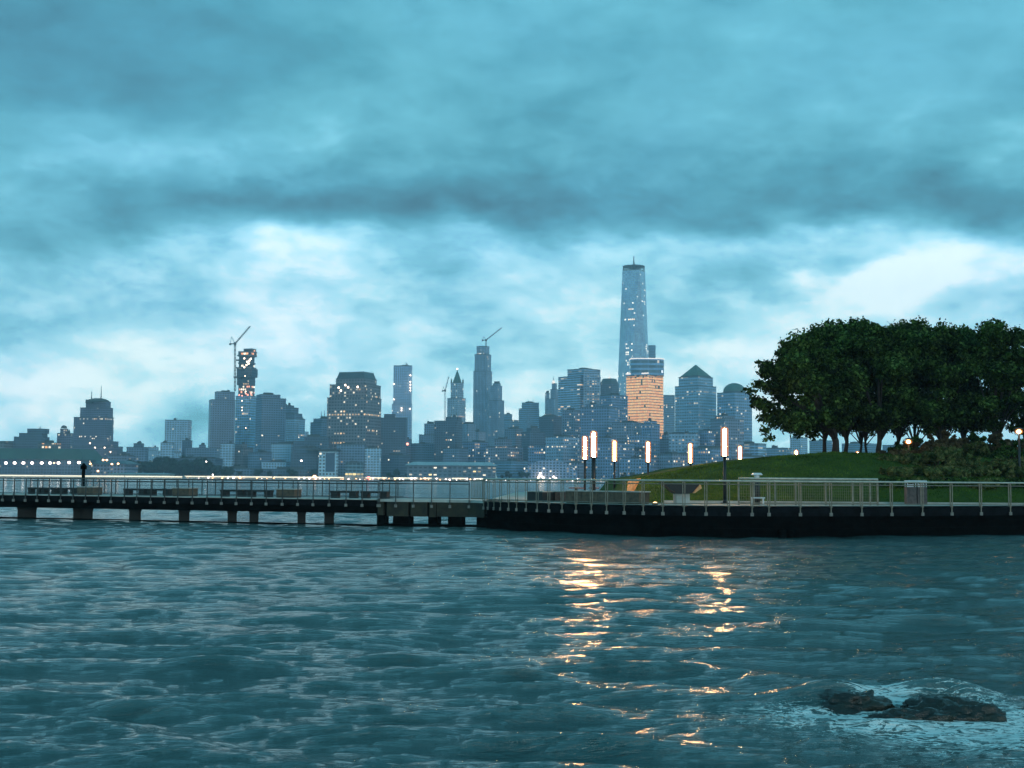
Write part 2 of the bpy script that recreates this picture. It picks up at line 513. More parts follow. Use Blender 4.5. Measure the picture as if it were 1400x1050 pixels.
# ------------------------------------------------------------------ water
def water_mat():
    mt, t, bs = new_mat('harbour_water')
    g = t.node('ShaderNodeNewGeometry')
    P = g.outputs['Position']
    px, py, pz = t.sep(P)
    Pf = t.comb(t.math('MULTIPLY', px, 0.42), t.math('MULTIPLY', py, 1.35), 0.0)
    n1 = t.noise(Pf, 2.2, 5, 0.62, 0.6)
    n2 = t.noise(Pf, 7.0, 5, 0.65, 0.4)
    n0 = t.noise(Pf, 0.55, 4, 0.6, 0.4)
    gust = t.noise(t.comb(px, t.math('MULTIPLY', py, 0.6), 0.0), 0.07, 3, 0.5)
    gk = t.maprange(gust, 0.35, 0.65, 0.9, 1.25)
    h = t.math('ADD', t.math('MULTIPLY', n1, 0.13), t.math('ADD', t.math('MULTIPLY', n2, 0.11), t.math('MULTIPLY', n0, 0.03)))
    nb = t.bump(t.math('MULTIPLY', h, gk), 1.0, 1.0)
    # foam: torn sheets near the rocks, following the mesh attribute
    fa = t.node('ShaderNodeAttribute', attribute_name='foam').outputs['Fac']
    fn = t.noise(t.comb(t.math('MULTIPLY', px, 0.55), t.math('MULTIPLY', py, 1.3), 0.0), 2.6, 7, 0.62, 2.4)
    ridge = t.math('SUBTRACT', 1.0, t.math('ABSOLUTE', t.math('MULTIPLY', t.math('SUBTRACT', fn, 0.5), 17.0)), clamp=True)
    fn2 = t.noise(Pf, 16.0, 5, 0.7)
    val = t.math('ADD', t.math('MULTIPLY', ridge, 0.55), t.math('MULTIPLY', t.maprange(fn2, 0.3, 0.7), 0.45))
    cut = t.math('SUBTRACT', 1.0, t.math('MULTIPLY', fa, 0.84))
    fm = t.math('MULTIPLY', t.math('SUBTRACT', val, cut), 6.0, clamp=True)
    silt = t.noise(P, 0.35, 3, 0.5)
    deep = t.mix(t.maprange(silt, 0.35, 0.65), (0.006, 0.024, 0.020), (0.009, 0.034, 0.028))
    t.put(bs.inputs['Base Color'], t.mix(fm, deep, (0.80, 0.86, 0.84)))
    t.put(bs.inputs['Roughness'], t.maprange(fm, 0, 1, 0.08, 0.8))
    bs.inputs['IOR'].default_value = 2.15
    bs.inputs['Specular Tint'].default_value = (0.78, 1.0, 1.0, 1)
    bs.inputs['Specular IOR Level'].default_value = 0.5
    t.put(bs.inputs['Normal'], nb)
    return mt


ROCKC = at(1230, 17.0, 0)


def wave_field(X, Y, spac):
    N = 170
    r = np.random.default_rng(5)
    lam = np.exp(r.uniform(math.log(0.17), math.log(4.0), N))
    ang = (-90 + 1 + r.normal(0, 1, N) * np.where(lam > 1.2, 15, 20)) * math.pi / 180      # running towards the camera, slightly slanted
    ph = r.uniform(0, 2 * math.pi, N)
    sl = 0.0255 * np.where(lam > 3.0, 0.6, np.where(lam > 1.6, 0.95, np.where(lam < 0.7, 1.05, 0.85)))
    gust = 0.86 + 0.3 * np.sin(X * 0.11 + 1.3 + 0.8 * np.sin(Y * 0.07)) * np.sin(Y * 0.083 + 0.5)
    dX = np.zeros_like(X); dY = np.zeros_like(X); dZ = np.zeros_like(X)
    wx = [np.sin(0.72 * X + 0.3 * Y) + np.sin(0.31 * X - 0.83 * Y + 1), np.sin(1.3 * X - 0.5 * Y + 2) + np.sin(0.45 * X + 1.1 * Y), np.sin(0.53 * X + 0.9 * Y + 4) + np.sin(1.1 * X + 0.2 * Y + 5)]
    for i in range(N):
        k = 2 * math.pi / lam[i]; A = sl[i] / k if np.ndim(sl) else sl / k
        fade = np.clip((lam[i] / spac - 2.2) / 2.0, 0, 1)
        p = k * (X * math.cos(ang[i]) + Y * math.sin(ang[i])) + ph[i]
        # crests are bent and broken up rather than ruled straight
        p = p + 0.9 * wx[i % 3] * (1 + 0.5 * math.sin(i))
        if lam[i] < 1.5:
            hp = p * 0.5
            c = (1.27 - 2 * np.abs(np.sin(hp))) * A * fade * 0.9
        else:
            c = np.cos(p) * A * fade
        s = np.sin(p) * A * fade
        dZ += c
        dX -= s * math.cos(ang[i]) * 0.95; dY -= s * math.sin(ang[i]) * 0.95
    return dX * gust, dY * gust, dZ * gust


def make_water():
    dense = np.radians(np.linspace(-27, 27, 521))
    side = np.radians(np.concatenate([np.arange(28, 60, 1.5), np.arange(60, 181, 6)]))
    th = np.concatenate([-side[::-1], dense, side])
    rows = [0.4, 1.5, 3.0, 4.5, 6.0]
    d = 7.0
    while d < 5200:
        rows.append(d)
        d += max(0.045, 0.0052 * d) if d < 400 else 0.05 * d
    rr = np.array(rows)
    T, D = np.meshgrid(th, rr)
    X = D * np.tan(np.clip(T, -R(27), R(27))) ; Y = D.copy()
    far = np.abs(T) > R(27)
    X = np.where(far, D * np.sin(T) / math.cos(R(27)), X); Y = np.where(far, D * np.cos(T) / math.cos(R(27)), Y)
    latsp = D * R(54.0 / 520) * 1.2
    dist = np.gradient(D, axis=0)
    sp = np.maximum(latsp, dist)
    sp = np.where(far, D * R(4), sp)
    dX, dY, dZ = wave_field(X, Y, sp)
    # swell that heaps up over the shoal in front of the rocks
    cx, cy = ROCKC.x, ROCKC.y
    def hump(x0, y0, sx, sy, a):
        return a * np.exp(-0.5 * (((X - x0) / sx) ** 2 + ((Y - y0) / sy) ** 2))
    hz = hump(cx - 0.75, cy + 0.8, 0.45, 0.35, 0.22) + hump(cx + 0.75, cy + 0.9, 0.5, 0.35, 0.20) + hump(cx, cy + 1.2, 1.8, 0.5, 0.05)
    dZ = dZ + hz
    V = np.stack([X + dX, Y + dY, dZ], -1).reshape(-1, 3)
    nr, nc = X.shape
    idx = np.arange(nr * nc).reshape(nr, nc)
    Q = np.stack([idx[:-1, :-1], idx[:-1, 1:], idx[1:, 1:], idx[1:, :-1]], -1).reshape(-1, 4)
    o = np_mesh('water', V, Q, water_mat(), smooth=True)
    # foam mask
    def blob(x0, y0, sx, sy, a):
        return a * np.exp(-0.5 * (((X - x0) / sx) ** 2 + ((Y - y0) / sy) ** 2))
    fo = blob(cx - 0.05, cy + 0.75, 0.28, 0.42, 1.5) + blob(cx + 0.35, cy - 1.0, 1.9, 0.55, 0.95) + blob(cx + 1.0, cy - 0.4, 1.0, 0.35, 0.8)
    fo = fo + blob(cx - 1.5, cy - 0.2, 0.6, 0.4, 0.6) + blob(cx + 1.3, cy + 0.6, 0.8, 0.6, 0.5) + blob(cx + 1.2, cy - 2.0, 1.5, 0.7, 0.62) + blob(cx + 0.6, cy - 3.0, 1.8, 0.5, 0.3)
    at_ = o.data.attributes.new('foam', 'FLOAT', 'POINT')
    at_.data.foreach_set('value', np.clip(fo, 0, 1).ravel().astype(np.float32))
    tag(o, kind='structure')
    return o


make_water()


def make_rock(name, c, size, seed, label, flat=1.0, rz=0.0):
    mb = MB()
    mb.dome((0, 0, 0), 1.0, 1.0, 60, 38, full=True)
    o = mb.build(name, M['rock'])
    me = o.data
    for v in me.vertices:
        p = v.co.copy()
        n = mnoise.fractal(p * 1.3 + Vector((seed * 7.1, 0, seed)), 0.9, 2.1, 5)
        q = mnoise.voronoi(p * 1.7 + Vector((seed, 3, 1)))[0][0]
        s = 1 + 0.42 * n + 0.42 * (q - 0.4) + 0.16 * (mnoise.voronoi(p * 4.5 + Vector((seed, 9, 2)))[0][0] - 0.3)
        v.co = Vector((p.x * size[0] * s, p.y * size[1] * s, p.z * size[2] * s * (flat if p.z > 0 else 1)))
    o.location = c; o.rotation_euler = (0, 0, rz)
    tag(o, label, 'rock', 'wet rocks in the foreground swell')
    return o


M['rock'] = surf('wet_rock', (0.026, 0.021, 0.010), 0.10, 0.5, 3.0, bump=0.05, col2=(0.010, 0.010, 0.009))
def rk(px, py, size, seed, label, rz=0.0, sink=0.0):
    Y = F * CAMH / (py - (649 + 0.0075 * px)) 
    c = at(px, Y, -sink)
    make_rock('rock', (c.x, c.y, c.z), size, seed, label, 1.0, rz)
rk(1168, 960, (0.46, 0.32, 0.24), 1, 'rounded brown rock left of the foam gush', 0.1, 0.06)
rk(1280, 966, (0.50, 0.32, 0.22), 2, 'rounded brown rock right of the foam gush', -0.2, 0.06)
rk(1228, 980, (0.34, 0.16, 0.12), 4, 'flat black rock under the foam gush', 0.0, 0.01)
rk(1282, 980, (0.36, 0.16, 0.13), 5, 'black slab rock between the flat rock and the bulky end rock', 0.15, 0.01)
rk(1335, 980, (0.38, 0.17, 0.19), 6, 'bulky black rock at the right end of the wet row', -0.1, 0.03)
rk(1325, 950, (0.22, 0.16, 0.12), 8, 'small low rock behind the black rock row', 0.3, 0.05)

# ------------------------------------------------------------------ quay and pier
DZK = 1.6
EDGE_L = [(-260, 96.0), (0, 88.5), (250, 83.5), (515, 79.5)]
EDGE_M = [(515, 79.5), (641, 78.0), (662, 76.8), (690, 74.6), (750, 71.4), (820, 69.0), (900, 67.4), (980, 67.0), (1060, 67.2), (1200, 69.0), (1400, 73.5), (1700, 82.0)]


def interpY(edge, px):
    xs = [e[0] for e in edge]; ys = [e[1] for e in edge]
    return float(np.interp(px, xs, ys))


def epos(edge, px, z=DZK, off=0.0):
    """point on the quay edge at picture column px, moved inland by off metres"""
    p = at(px, interpY(edge, px), z)
    q = at(px + 4, interpY(edge, px + 4), z)
    d = (q - p); d.z = 0; d.normalize()
    nrm = Vector((-d.y, d.x, 0))
    if nrm.y < 0: nrm = -nrm
    return p + nrm * off


def ribbon(mb, edge, pxs, off0, off1, z0, z1, mi=0):
    """solid strip following the edge between two inland offsets"""
    rows = []
    for px in pxs:
        a = epos(edge, px, 0, off0); b = epos(edge, px, 0, off1)
        rows.append([(a.x, a.y, z0), (b.x, b.y, z0), (b.x, b.y, z1), (a.x, a.y, z1)])
    vs = [p for r_ in rows for p in r_]
    fs = []
    for i in range(len(rows) - 1):
        b = i * 4
        for k in range(4):
            fs.append((b + k, b + (k + 1) % 4, b + 4 + (k + 1) % 4, b + 4 + k))
    fs.append((0, 3, 2, 1)); n = (len(rows) - 1) * 4; fs.append((n, n + 1, n + 2, n + 3))
    return mb.add(vs, [tuple(reversed(f)) for f in fs], mi)


# --- left pier
pier = empty('pier', (at(250, 84, 0).x, 84, 0), 0, 'long low pier of dark beams on concrete piles leading left over the water', 'pier')
def wparent(o, root):
    o.parent = root
    o.matrix_parent_inverse = Matrix.Translation(root.location).inverted()
    CH.setdefault(root.name, []).append(o)
    return o
PXL = list(range(-260, 520, 26)) + [515]
PXL = sorted(set([p for p in PXL if p <= 515]))
mb = MB(); ribbon(mb, EDGE_L, PXL, 0.05, 5.0, DZK - 0.10, DZK)
wparent(mb.build('deck', M['deck']), pier)
mb = MB(); ribbon(mb, EDGE_L, PXL, -0.02, 0.30, DZK - 0.42, DZK - 0.055)
wparent(mb.build('fascia', M['fascia']), pier)
mb = MB(); ribbon(mb, EDGE_L, PXL, 0.12, 0.55, DZK - 0.86, DZK - 0.425)
ribbon(mb, EDGE_L, PXL, 4.4, 4.8, DZK - 0.80, DZK - 0.105)
wparent(mb.build('beam', M['tar']), pier)
mb = MB(); ribbon(mb, EDGE_L, PXL, 0.2, 0.55, -0.35, 0.07)  # dark strip added in place of the deck's reflection in the water
wparent(mb.build('reflection_strip', M['tar']), pier)
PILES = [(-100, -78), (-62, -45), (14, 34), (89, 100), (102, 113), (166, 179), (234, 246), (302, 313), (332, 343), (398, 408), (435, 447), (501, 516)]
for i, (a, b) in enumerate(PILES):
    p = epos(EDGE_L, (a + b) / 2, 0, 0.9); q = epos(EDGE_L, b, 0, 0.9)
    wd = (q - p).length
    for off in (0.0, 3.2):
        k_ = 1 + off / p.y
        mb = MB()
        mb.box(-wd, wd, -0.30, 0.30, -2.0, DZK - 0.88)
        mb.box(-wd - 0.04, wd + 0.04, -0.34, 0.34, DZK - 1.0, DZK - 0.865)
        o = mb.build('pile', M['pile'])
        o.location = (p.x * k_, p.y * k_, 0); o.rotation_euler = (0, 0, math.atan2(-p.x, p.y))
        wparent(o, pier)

# --- rails
def post(mb, p, h, d, low=0.42, double=False, w_=0.05):
    """one railing post: flat bar, foot strap running down the fascia, base plate"""
    if double:
        for s in (-0.055, 0.055):
            mb.box(p.x + s - 0.02, p.x + s + 0.02, p.y - 0.05, p.y + 0.03, p.z - 0.08, p.z + h - 0.09, 0)
        mb.box(p.x - 0.07, p.x + 0.07, p.y - 0.045, p.y + 0.035, p.z + h - 0.09, p.z + h - 0.045, 0)
    else:
        mb.box(p.x - w_ / 2, p.x + w_ / 2, p.y - 0.05, p.y + 0.03, p.z - 0.08, p.z + h - 0.05, 0)
    mb.box(p.x - 0.025, p.x + 0.025, p.y - 0.11, p.y - 0.055, p.z - low, p.z + 0.05, 0)
    mb.box(p.x - 0.08, p.x + 0.08, p.y - 0.13, p.y - 0.03, p.z - low - 0.05, p.z - low + 0.12, 1)


def railing(name, label, edge, posts, off, h, mats, double=False, low=0.42, cables=3, rr=0.045, lower=True, pw=0.05):
    c = epos(edge, posts[len(posts) // 2], DZK, off)
    root = empty(name, (c.x, c.y, DZK), 0, label, 'railing')
    pts = [epos(edge, px, DZK, off) for px in posts]
    for p in pts:
        mb = MB(); post(mb, p, h, None, low, double, pw)
        wparent(mb.build('post', mats), root)
    # denser sample for curved rails
    pp = []
    for a, b in zip(posts[:-1], posts[1:]):
        for k in range(3): pp.append(a + (b - a) * k / 3)
    pp.append(posts[-1])
    mb = MB(); mb.path([epos(edge, px, DZK + h, off - 0.02) for px in pp], [rr] * len(pp), 8)
    wparent(mb.build('handrail', M['handrail'] if double else mats[0]), root)
    if lower:
        mb = MB(); mb.path([epos(edge, px, DZK + h - 0.17, off + 0.02) for px in pp], [0.026] * len(pp), 6)
        mb.path([epos(edge, px, DZK + 0.10, off + 0.02) for px in pp], [0.022] * len(pp), 6)
        wparent(mb.build('lower_rail', mats[0]), root)
    for k in range(cables):
        z = DZK + 0.1 + (h - 0.27) * (k + 1) / (cables + 1)
        mb = MB(); mb.path([epos(edge, px, z, off) for px in pp], [0.007] * len(pp), 4)
        wparent(mb.build('cable', M['steel_dark']), root)
    return root


LP = [-46, -29, -12, 4, 19, 35, 51, 67, 83, 100, 117, 135, 152, 170, 187, 206, 225, 243, 263, 283, 303, 323, 344, 364, 386, 407, 428, 450, 473, 495, 517]
railing('railing', 'dark thin railing along the near side of the left pier', EDGE_L, LP, 0.02, 1.08, [M['rail_left'], M['plate']], rr=0.035, cables=3)
LPF = [x * 0.985 + 13 for x in LP]
railing('railing', 'thin railing along the far side of the left pier, seen through the near one', EDGE_L, LPF, 4.85, 1.08, [M['rail_left'], M['plate']], rr=0.03, cables=2, low=0.1)
MP = [541, 565, 590, 615, 641]
railing('railing', 'plain dark railing over the concrete abutment between pier and quay', EDGE_M, [519] + MP, 0.02, 1.12, [M['rail_left'], M['plate']], rr=0.04, cables=2)
QP = [661, 667, 675, 684, 695, 706, 719, 734, 750, 768, 787, 808, 829, 853, 879, 906, 935, 965, 996, 1028, 1051, 1094, 1136, 1178, 1219, 1261, 1301, 1341, 1381, 1421, 1462, 1504]
railing('railing', 'pale metal railing with twin bar posts curving along the quay edge', EDGE_M, QP, 0.02, 1.26, [M['rail'], M['plate']], double=True, rr=0.05, cables=0, low=0.46)

# gate of dense balusters at the start of the quay
c = epos(EDGE_M, 650, DZK, 0.1)
gate = empty('gate', (c.x, c.y, DZK), 0, 'narrow gate of dense upright bars where the quay railing begins', 'gate')
mb = MB(); mb.path([epos(EDGE_M, x, DZK + 1.16, 0.1) for x in (642, 650, 660)], [0.03] * 3, 6); mb.path([epos(EDGE_M, x, DZK + 0.12, 0.1) for x in (642, 650, 660)], [0.03] * 3, 6)
wparent(mb.build('frame', M['rail']), gate)
for k in range(9):
    p = epos(EDGE_M, 642.5 + k * 2.1, DZK, 0.1)
    mb = MB(); mb.box(p.x - 0.014, p.x + 0.014, p.y - 0.014, p.y + 0.014, p.z + 0.12, p.z + 1.16)
    wparent(mb.build('baluster', M['rail']), gate)

# --- concrete abutment section
ab = empty('abutment', (at(590, 78, 0).x, 78, 0), 0, 'stained concrete abutment with slots at the water joining pier and quay', 'abutment')
PXM = list(range(515, 662, 6)) + [662]
mb = MB(); ribbon(mb, EDGE_M, PXM, 0.04, 5.2, DZK - 0.14, DZK)
wparent(mb.build('deck', M['deck']), ab)
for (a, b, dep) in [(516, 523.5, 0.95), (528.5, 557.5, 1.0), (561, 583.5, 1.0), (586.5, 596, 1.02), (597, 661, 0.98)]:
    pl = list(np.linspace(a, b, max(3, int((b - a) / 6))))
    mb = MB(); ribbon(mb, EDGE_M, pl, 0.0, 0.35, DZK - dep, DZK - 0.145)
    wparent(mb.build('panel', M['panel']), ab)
mb = MB(); ribbon(mb, EDGE_M, PXM, 0.4, 0.8, DZK - 1.0, DZK - 0.15); wparent(mb.build('beam', M['tar']), ab)
for (a, b) in [(514, 522), (533.5, 556.5), (582, 594.5), (609, 628), (643, 664)]:
    pl = list(np.linspace(a, b, 5))
    mb = MB(); ribbon(mb, EDGE_M, pl, 0.45, 1.2, -2.0, DZK - 1.005); wparent(mb.build('pile', M['tar']), ab)
mb = MB(); ribbon(mb, EDGE_M, PXM, 0.15, 0.4, -0.3, 0.16); wparent(mb.build('reflection_strip', M['tar']), ab)  # added dark strip imitating the reflection along the waterline

# --- quay
qw = empty('quay_wall', (at(1000, 68, 0).x, 68, 0), 0, 'tall black timber wall of the curving quay rising from the water', 'quay wall')
PXQ = list(range(662, 1060, 8)) + list(range(1060, 1701, 20))
mb = MB(); ribbon(mb, EDGE_M, PXQ, -0.03, 0.4, DZK - 0.52, DZK - 0.06); wparent(mb.build('fascia', M['fascia']), qw)
mb = MB(); ribbon(mb, EDGE_M, PXQ, 0.18, 1.1, -2.0, DZK - 0.525); wparent(mb.build('wall_face', M['tar']), qw)
mb = MB(); ribbon(mb, EDGE_M, PXQ, 0.06, 0.16, 0.28, 0.46); ribbon(mb, EDGE_M, PXQ, 0.06, 0.16, 0.72, 0.84); wparent(mb.build('rubbing_strake', M['tar']), qw)
for px in (1064.5, 1074, 1083.5):
    p = epos(EDGE_M, px, 0, -0.35)
    mb = MB(); mb.path([(p.x, p.y, -2), (p.x, p.y + 0.02, 0.1), (p.x + 0.02, p.y + 0.03, 0.42)], [0.24, 0.22, 0.2], 10)
    wparent(mb.build('fender_pile', M['tar']), qw)
# paved top: a sheet from the edge back over the island
mb = MB()
near = [epos(EDGE_M, px, DZK, 0.03) for px in PXQ]
vs = [(p.x, p.y, DZK) for p in near]; n = len(vs)
for i, p in enumerate(near):
    k = i / (n - 1)
    bx = 0.5 + (p.x - near[0].x) * 1.25 + (2.0 if i else 0)
    vs.append((bx, 128.0 + 12 * math.sin(k * 3), DZK))
fs = [(i, i + 1, n + i + 1, n + i) for i in range(n - 1)]
mb.add(vs, fs)
vs2 = [(a, b, DZK - 0.12) for a, b, c_ in vs]
mb.add(vs2, [tuple(reversed(f)) for f in fs])
mb.add([vs[0], vs[n], vs2[0], vs2[n]], [(0, 1, 3, 2)])
o = mb.build('pavement', M['paver']); tag(o, kind='structure')
# back retaining wall of the quay
mb = MB()
for i in range(n - 1):
    a, b = vs[n + i], vs[n + i + 1]
    mb.add([(a[0], a[1] - 0.3, -1), (b[0], b[1] - 0.3, -1), (b[0], b[1] - 0.3, DZK - 0.13), (a[0], a[1] - 0.3, DZK - 0.13), (a[0], a[1] - 0.9, -1), (b[0], b[1] - 0.9, -1), (b[0], b[1] - 0.9, DZK - 0.13), (a[0], a[1] - 0.9, DZK - 0.13)],
           [(0, 1, 2, 3), (5, 4, 7, 6), (3, 2, 6, 7)])
tag(mb.build('sea_wall', M['tar']), 'hidden dark sea wall holding the back of the island', 'sea wall')

# --- benches on the left pier
ordn = ['first', 'second', 'third', 'fourth', 'fifth', 'sixth', 'seventh', 'eighth', 'ninth']
def bench(px0, px1, label):
    pm = (px0 + px1) / 2
    p0 = epos(EDGE_L, px0, DZK, 2.2); p1 = epos(EDGE_L, px1, DZK, 2.2)
    L = (p1 - p0).length; c = (p0 + p1) / 2
    rz = math.atan2(p1.y - p0.y, p1.x - p0.x)
    root = empty('bench', (c.x, c.y, DZK), rz, label, 'bench', 'backless benches on the left pier')
    mb = MB()
    for k in range(4): mb.box(-L / 2, L / 2, -0.26 + k * 0.135, -0.26 + k * 0.135 + 0.11, 0.33, 0.45)
    mb.build('seat', M['bench_dark'], root)
    for s in (-1, 1):
        mb = MB(); a = s * (L / 2 - 0.03); b = s * (L / 2 - 0.27 * L)
        mb.box(min(a, b), max(a, b), -0.22, 0.24, 0, 0.329)
        mb.build('leg', M['bench_dark'], root)
    return root
BEN = [(10, 27), (28, 48), (53, 77), (142, 171), (175, 205), (279, 312), (316, 349), (432, 468), (474, 511)]
for i, (a, b) in enumerate(BEN):
    bench(a, b, f'dark backless bench with block legs, {ordn[i]} bench from the left on the pier')
def planter(px0, px1, ytop, label, edge=EDGE_L, off=1.6, mat=None, h=0.56, cat='planter', mats=None):
    p0 = epos(edge, px0, DZK, off); p1 = epos(edge, px1, DZK, off)
    L = (p1 - p0).length; c = (p0 + p1) / 2; rz = math.atan2(p1.y - p0.y, p1.x - p0.x)
    root = empty('planter', (c.x, c.y, DZK), rz, label, cat)
    mb = MB()
    nb = max(3, int(L / 0.5))
    for k in range(nb):
        x0 = -L / 2 + k * L / nb; mb.box(x0 + 0.008, x0 + L / nb - 0.008, -0.5, -0.44, 0.03, h - 0.06)
        mb.box(x0 + 0.008, x0 + L / nb - 0.008, 0.44, 0.5, 0.03, h - 0.06)
    mb.box(-L / 2 + 0.01, L / 2 - 0.01, -0.438, 0.438, 0.0, h - 0.065)
    mb.build('box', mat or M['wood'], root)
    mb = MB(); mb.box(-L / 2 - 0.04, L / 2 + 0.04, -0.54, -0.36, h - 0.058, h); mb.box(-L / 2 - 0.04, L / 2 + 0.04, 0.36, 0.54, h - 0.058, h)
    mb.box(-L / 2 - 0.04, -L / 2 + 0.12, -0.36, 0.36, h - 0.058, h); mb.box(L / 2 - 0.12, L / 2 + 0.04, -0.36, 0.36, h - 0.058, h)
    mb.build('rim', M['stone'], root)
    mb = MB(); mb.box(-L / 2 + 0.12, L / 2 - 0.12, -0.36, 0.36, h - 0.062, h - 0.02)
    mb.build('lid', M['stone'], root)
    return root
planter(90, 112, 0, 'brown wooden box planter on the pier, nearest its left end')
planter(221, 244, 0, 'brown wooden box planter near the middle of the left pier')
planter(366, 391, 0, 'brown wooden box planter between benches on the right half of the pier')
planter(678, 704, 0, 'dark wooden box seat just right of the barred gate', EDGE_M, 2.5, M['bench_dark'], 0.6, 'box seat')
planter(707, 747, 0, 'reddish wooden box seat beside the long pale topped planter', EDGE_M, 3.2, M['wood_red'], 0.62, 'box seat')
planter(750, 861, 0, 'long brown planter with pale flat top behind the quay railing', EDGE_M, 1.9, M['wood'], 0.68)

# low round tables behind the long planter
def round_table(px, Y, r, label):
    p = at(px, Y, DZK)
    root = empty('table', (p.x, p.y, DZK), 0, label, 'table')
    mb = MB(); mb.tube((0, 0, 0.70), (0, 0, 0.76), r, r, 20); mb.build('top', M['wood_red'], root)
    mb = MB(); mb.tube((0, 0, 0), (0, 0, 0.70), 0.12, 0.08, 10); mb.tube((0, 0, 0.0), (0, 0, 0.04), 0.35, 0.3, 14); mb.build('leg', M['black_metal'], root)
round_table(788, 84, 0.5, 'round dark table left of the paired lamp poles')
round_table(812, 84.5, 0.35, 'small round dark table at the foot of the paired lamp poles')

# ------------------------------------------------------------------ tube lamps
def tube_lamp(px, Y, zb, label, dim=False, tall=4.15, tube=1.5, r=0.145, pr=0.075):
    p = at(px, Y, zb)
    root = empty('street_lamp', (p.x, p.y, zb), 0, label, 'street lamp', 'glowing tube lamps on the quay')
    mb = MB(); mb.tube((0, 0, 0.05), (0, 0, tall - tube - 0.02), pr * 1.15, pr, 12); mb.build('pole', M['black_metal'], root)
    mb = MB(); mb.tube((0, 0, 0), (0, 0, 0.06), 0.24, 0.24, 12); mb.tube((0, 0, 0.06), (0, 0, 0.22), 0.13, 0.1, 12); mb.build('base_plate', M['black_metal'], root)
    mb = MB(); mb.tube((0, 0, tall - tube), (0, 0, tall - 0.06), r * 0.62, r * 0.62, 14, caps=True); mb.dome((0, 0, tall - 0.06), r * 0.62, 0.07, 14, 4)
    t = mb.build('lamp_tube', M['tube_dim' if dim else 'tube'], root)
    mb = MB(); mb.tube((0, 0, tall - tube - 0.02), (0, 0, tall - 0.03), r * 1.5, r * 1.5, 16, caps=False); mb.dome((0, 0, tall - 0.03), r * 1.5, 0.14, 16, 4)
    mb.build('halo_shell', M['halo'], root)  # made-up outer shell, only there to give the tube its halo
    mb = MB(); mb.tube((0, 0, tall - tube - 0.07), (0, 0, tall - tube - 0.005), r * 1.55, r * 1.55, 14); mb.build('collar', M['black_metal'], root)
    return root
tube_lamp(799.5, 90.0, DZK, 'glowing tube lamp on a thin black pole, left of the close pair', r=0.145)
tube_lamp(811.5, 80.5, DZK, 'glowing tube lamp on a thick black pole, right and taller one of the close pair', pr=0.12)
tube_lamp(840, 99, DZK, 'glowing tube lamp standing alone just right of the close pair', True)
tube_lamp(886, 101, DZK, 'glowing tube lamp behind the low left tip of the grass mound', True)
tube_lamp(944, 105, DZK, 'glowing tube lamp half hidden by the mound, left of the tall front lamp', True)
tube_lamp(991, 73.2, DZK, 'tallest looking tube lamp, standing in front of the grass mound at the railing', pr=0.085)
tube_lamp(1012, 112, DZK, 'glowing tube lamp with its pole hidden behind the mound, right of the front lamp', True)
tube_lamp(1089, 121, DZK - 0.12, 'lamp showing only its glowing tip over the mound, left of the tree trunks', True)
tube_lamp(1173, 121, DZK - 0.2, 'lamp showing only its glowing tip over the mound between the tree trunks', True)

def globe_lamp(px, py, Y, label):
    p = zat(px, py, Y)
    root = empty('street_lamp', (p.x, p.y, DZK), 0, label, 'street lamp')
    h = p.z - DZK
    mb = MB(); mb.tube((0, 0, 0), (0, 0, h - 0.2), 0.09, 0.06, 10); mb.build('pole', M['black_metal'], root)
    mb = MB(); mb.dome((0, 0, h), 0.13, 0.11, 14, 8, full=True); mb.build('bulb', M['bulb'], root)
    mb = MB(); mb.dome((0, 0, h), 0.24, 0.17, 16, 8, full=True); mb.build('bulb_halo_shell', M['halo'], root)  # outer shell added to give the bulb an orange halo
    mb = MB(); mb.tube((0, 0, h + 0.15), (0, 0, h + 0.26), 0.34, 0.08, 14); mb.build('hood', M['black_metal'], root)
globe_lamp(1242, 604, 86, 'bright globe lamp glaring under the tree crowns above the shrubs')
globe_lamp(1393, 590, 80, 'bright hooded lamp at the right edge in front of the trees')

# ------------------------------------------------------------------ small quay furniture
p = at(1035, 70.5, DZK)
root = empty('viewer_post', (p.x, p.y, DZK), 0, 'black post with white flat cap and glass neck behind the railing', 'bollard light')
mb = MB(); mb.tube((0, 0, 0), (0, 0, 1.35), 0.17, 0.15, 14); mb.build('post', M['black_metal'], root)
mb = MB(); mb.tube((0, 0, 1.35), (0, 0, 1.62), 0.12, 0.14, 12); mb.build('neck', M['white_metal'], root)
mb = MB(); mb.prism([(-0.26, -0.2), (0.26, -0.2), (0.26, 0.2), (-0.26, 0.2)], 1.62, 1.70, pts2=[(-0.2, -0.14), (0.2, -0.14), (0.2, 0.14), (-0.2, 0.14)]); mb.box(-0.27, 0.27, -0.21, 0.21, 1.585, 1.618); mb.build('cap', M['white_metal'], root)
p = at(1036, 69.0, DZK)
root = empty('bench', (p.x, p.y, DZK), 0, 'small pale low bench at the foot of the capped black post', 'bench')
mb = MB(); mb.box(-0.36, 0.36, -0.15, 0.15, 0.36, 0.42); mb.build('seat', M['white_metal'], root)
for s in (-1, 1):
    mb = MB(); mb.box(s * 0.28 - 0.03, s * 0.28 + 0.03, -0.12, 0.12, 0, 0.359); mb.build('leg', M['white_metal'], root)
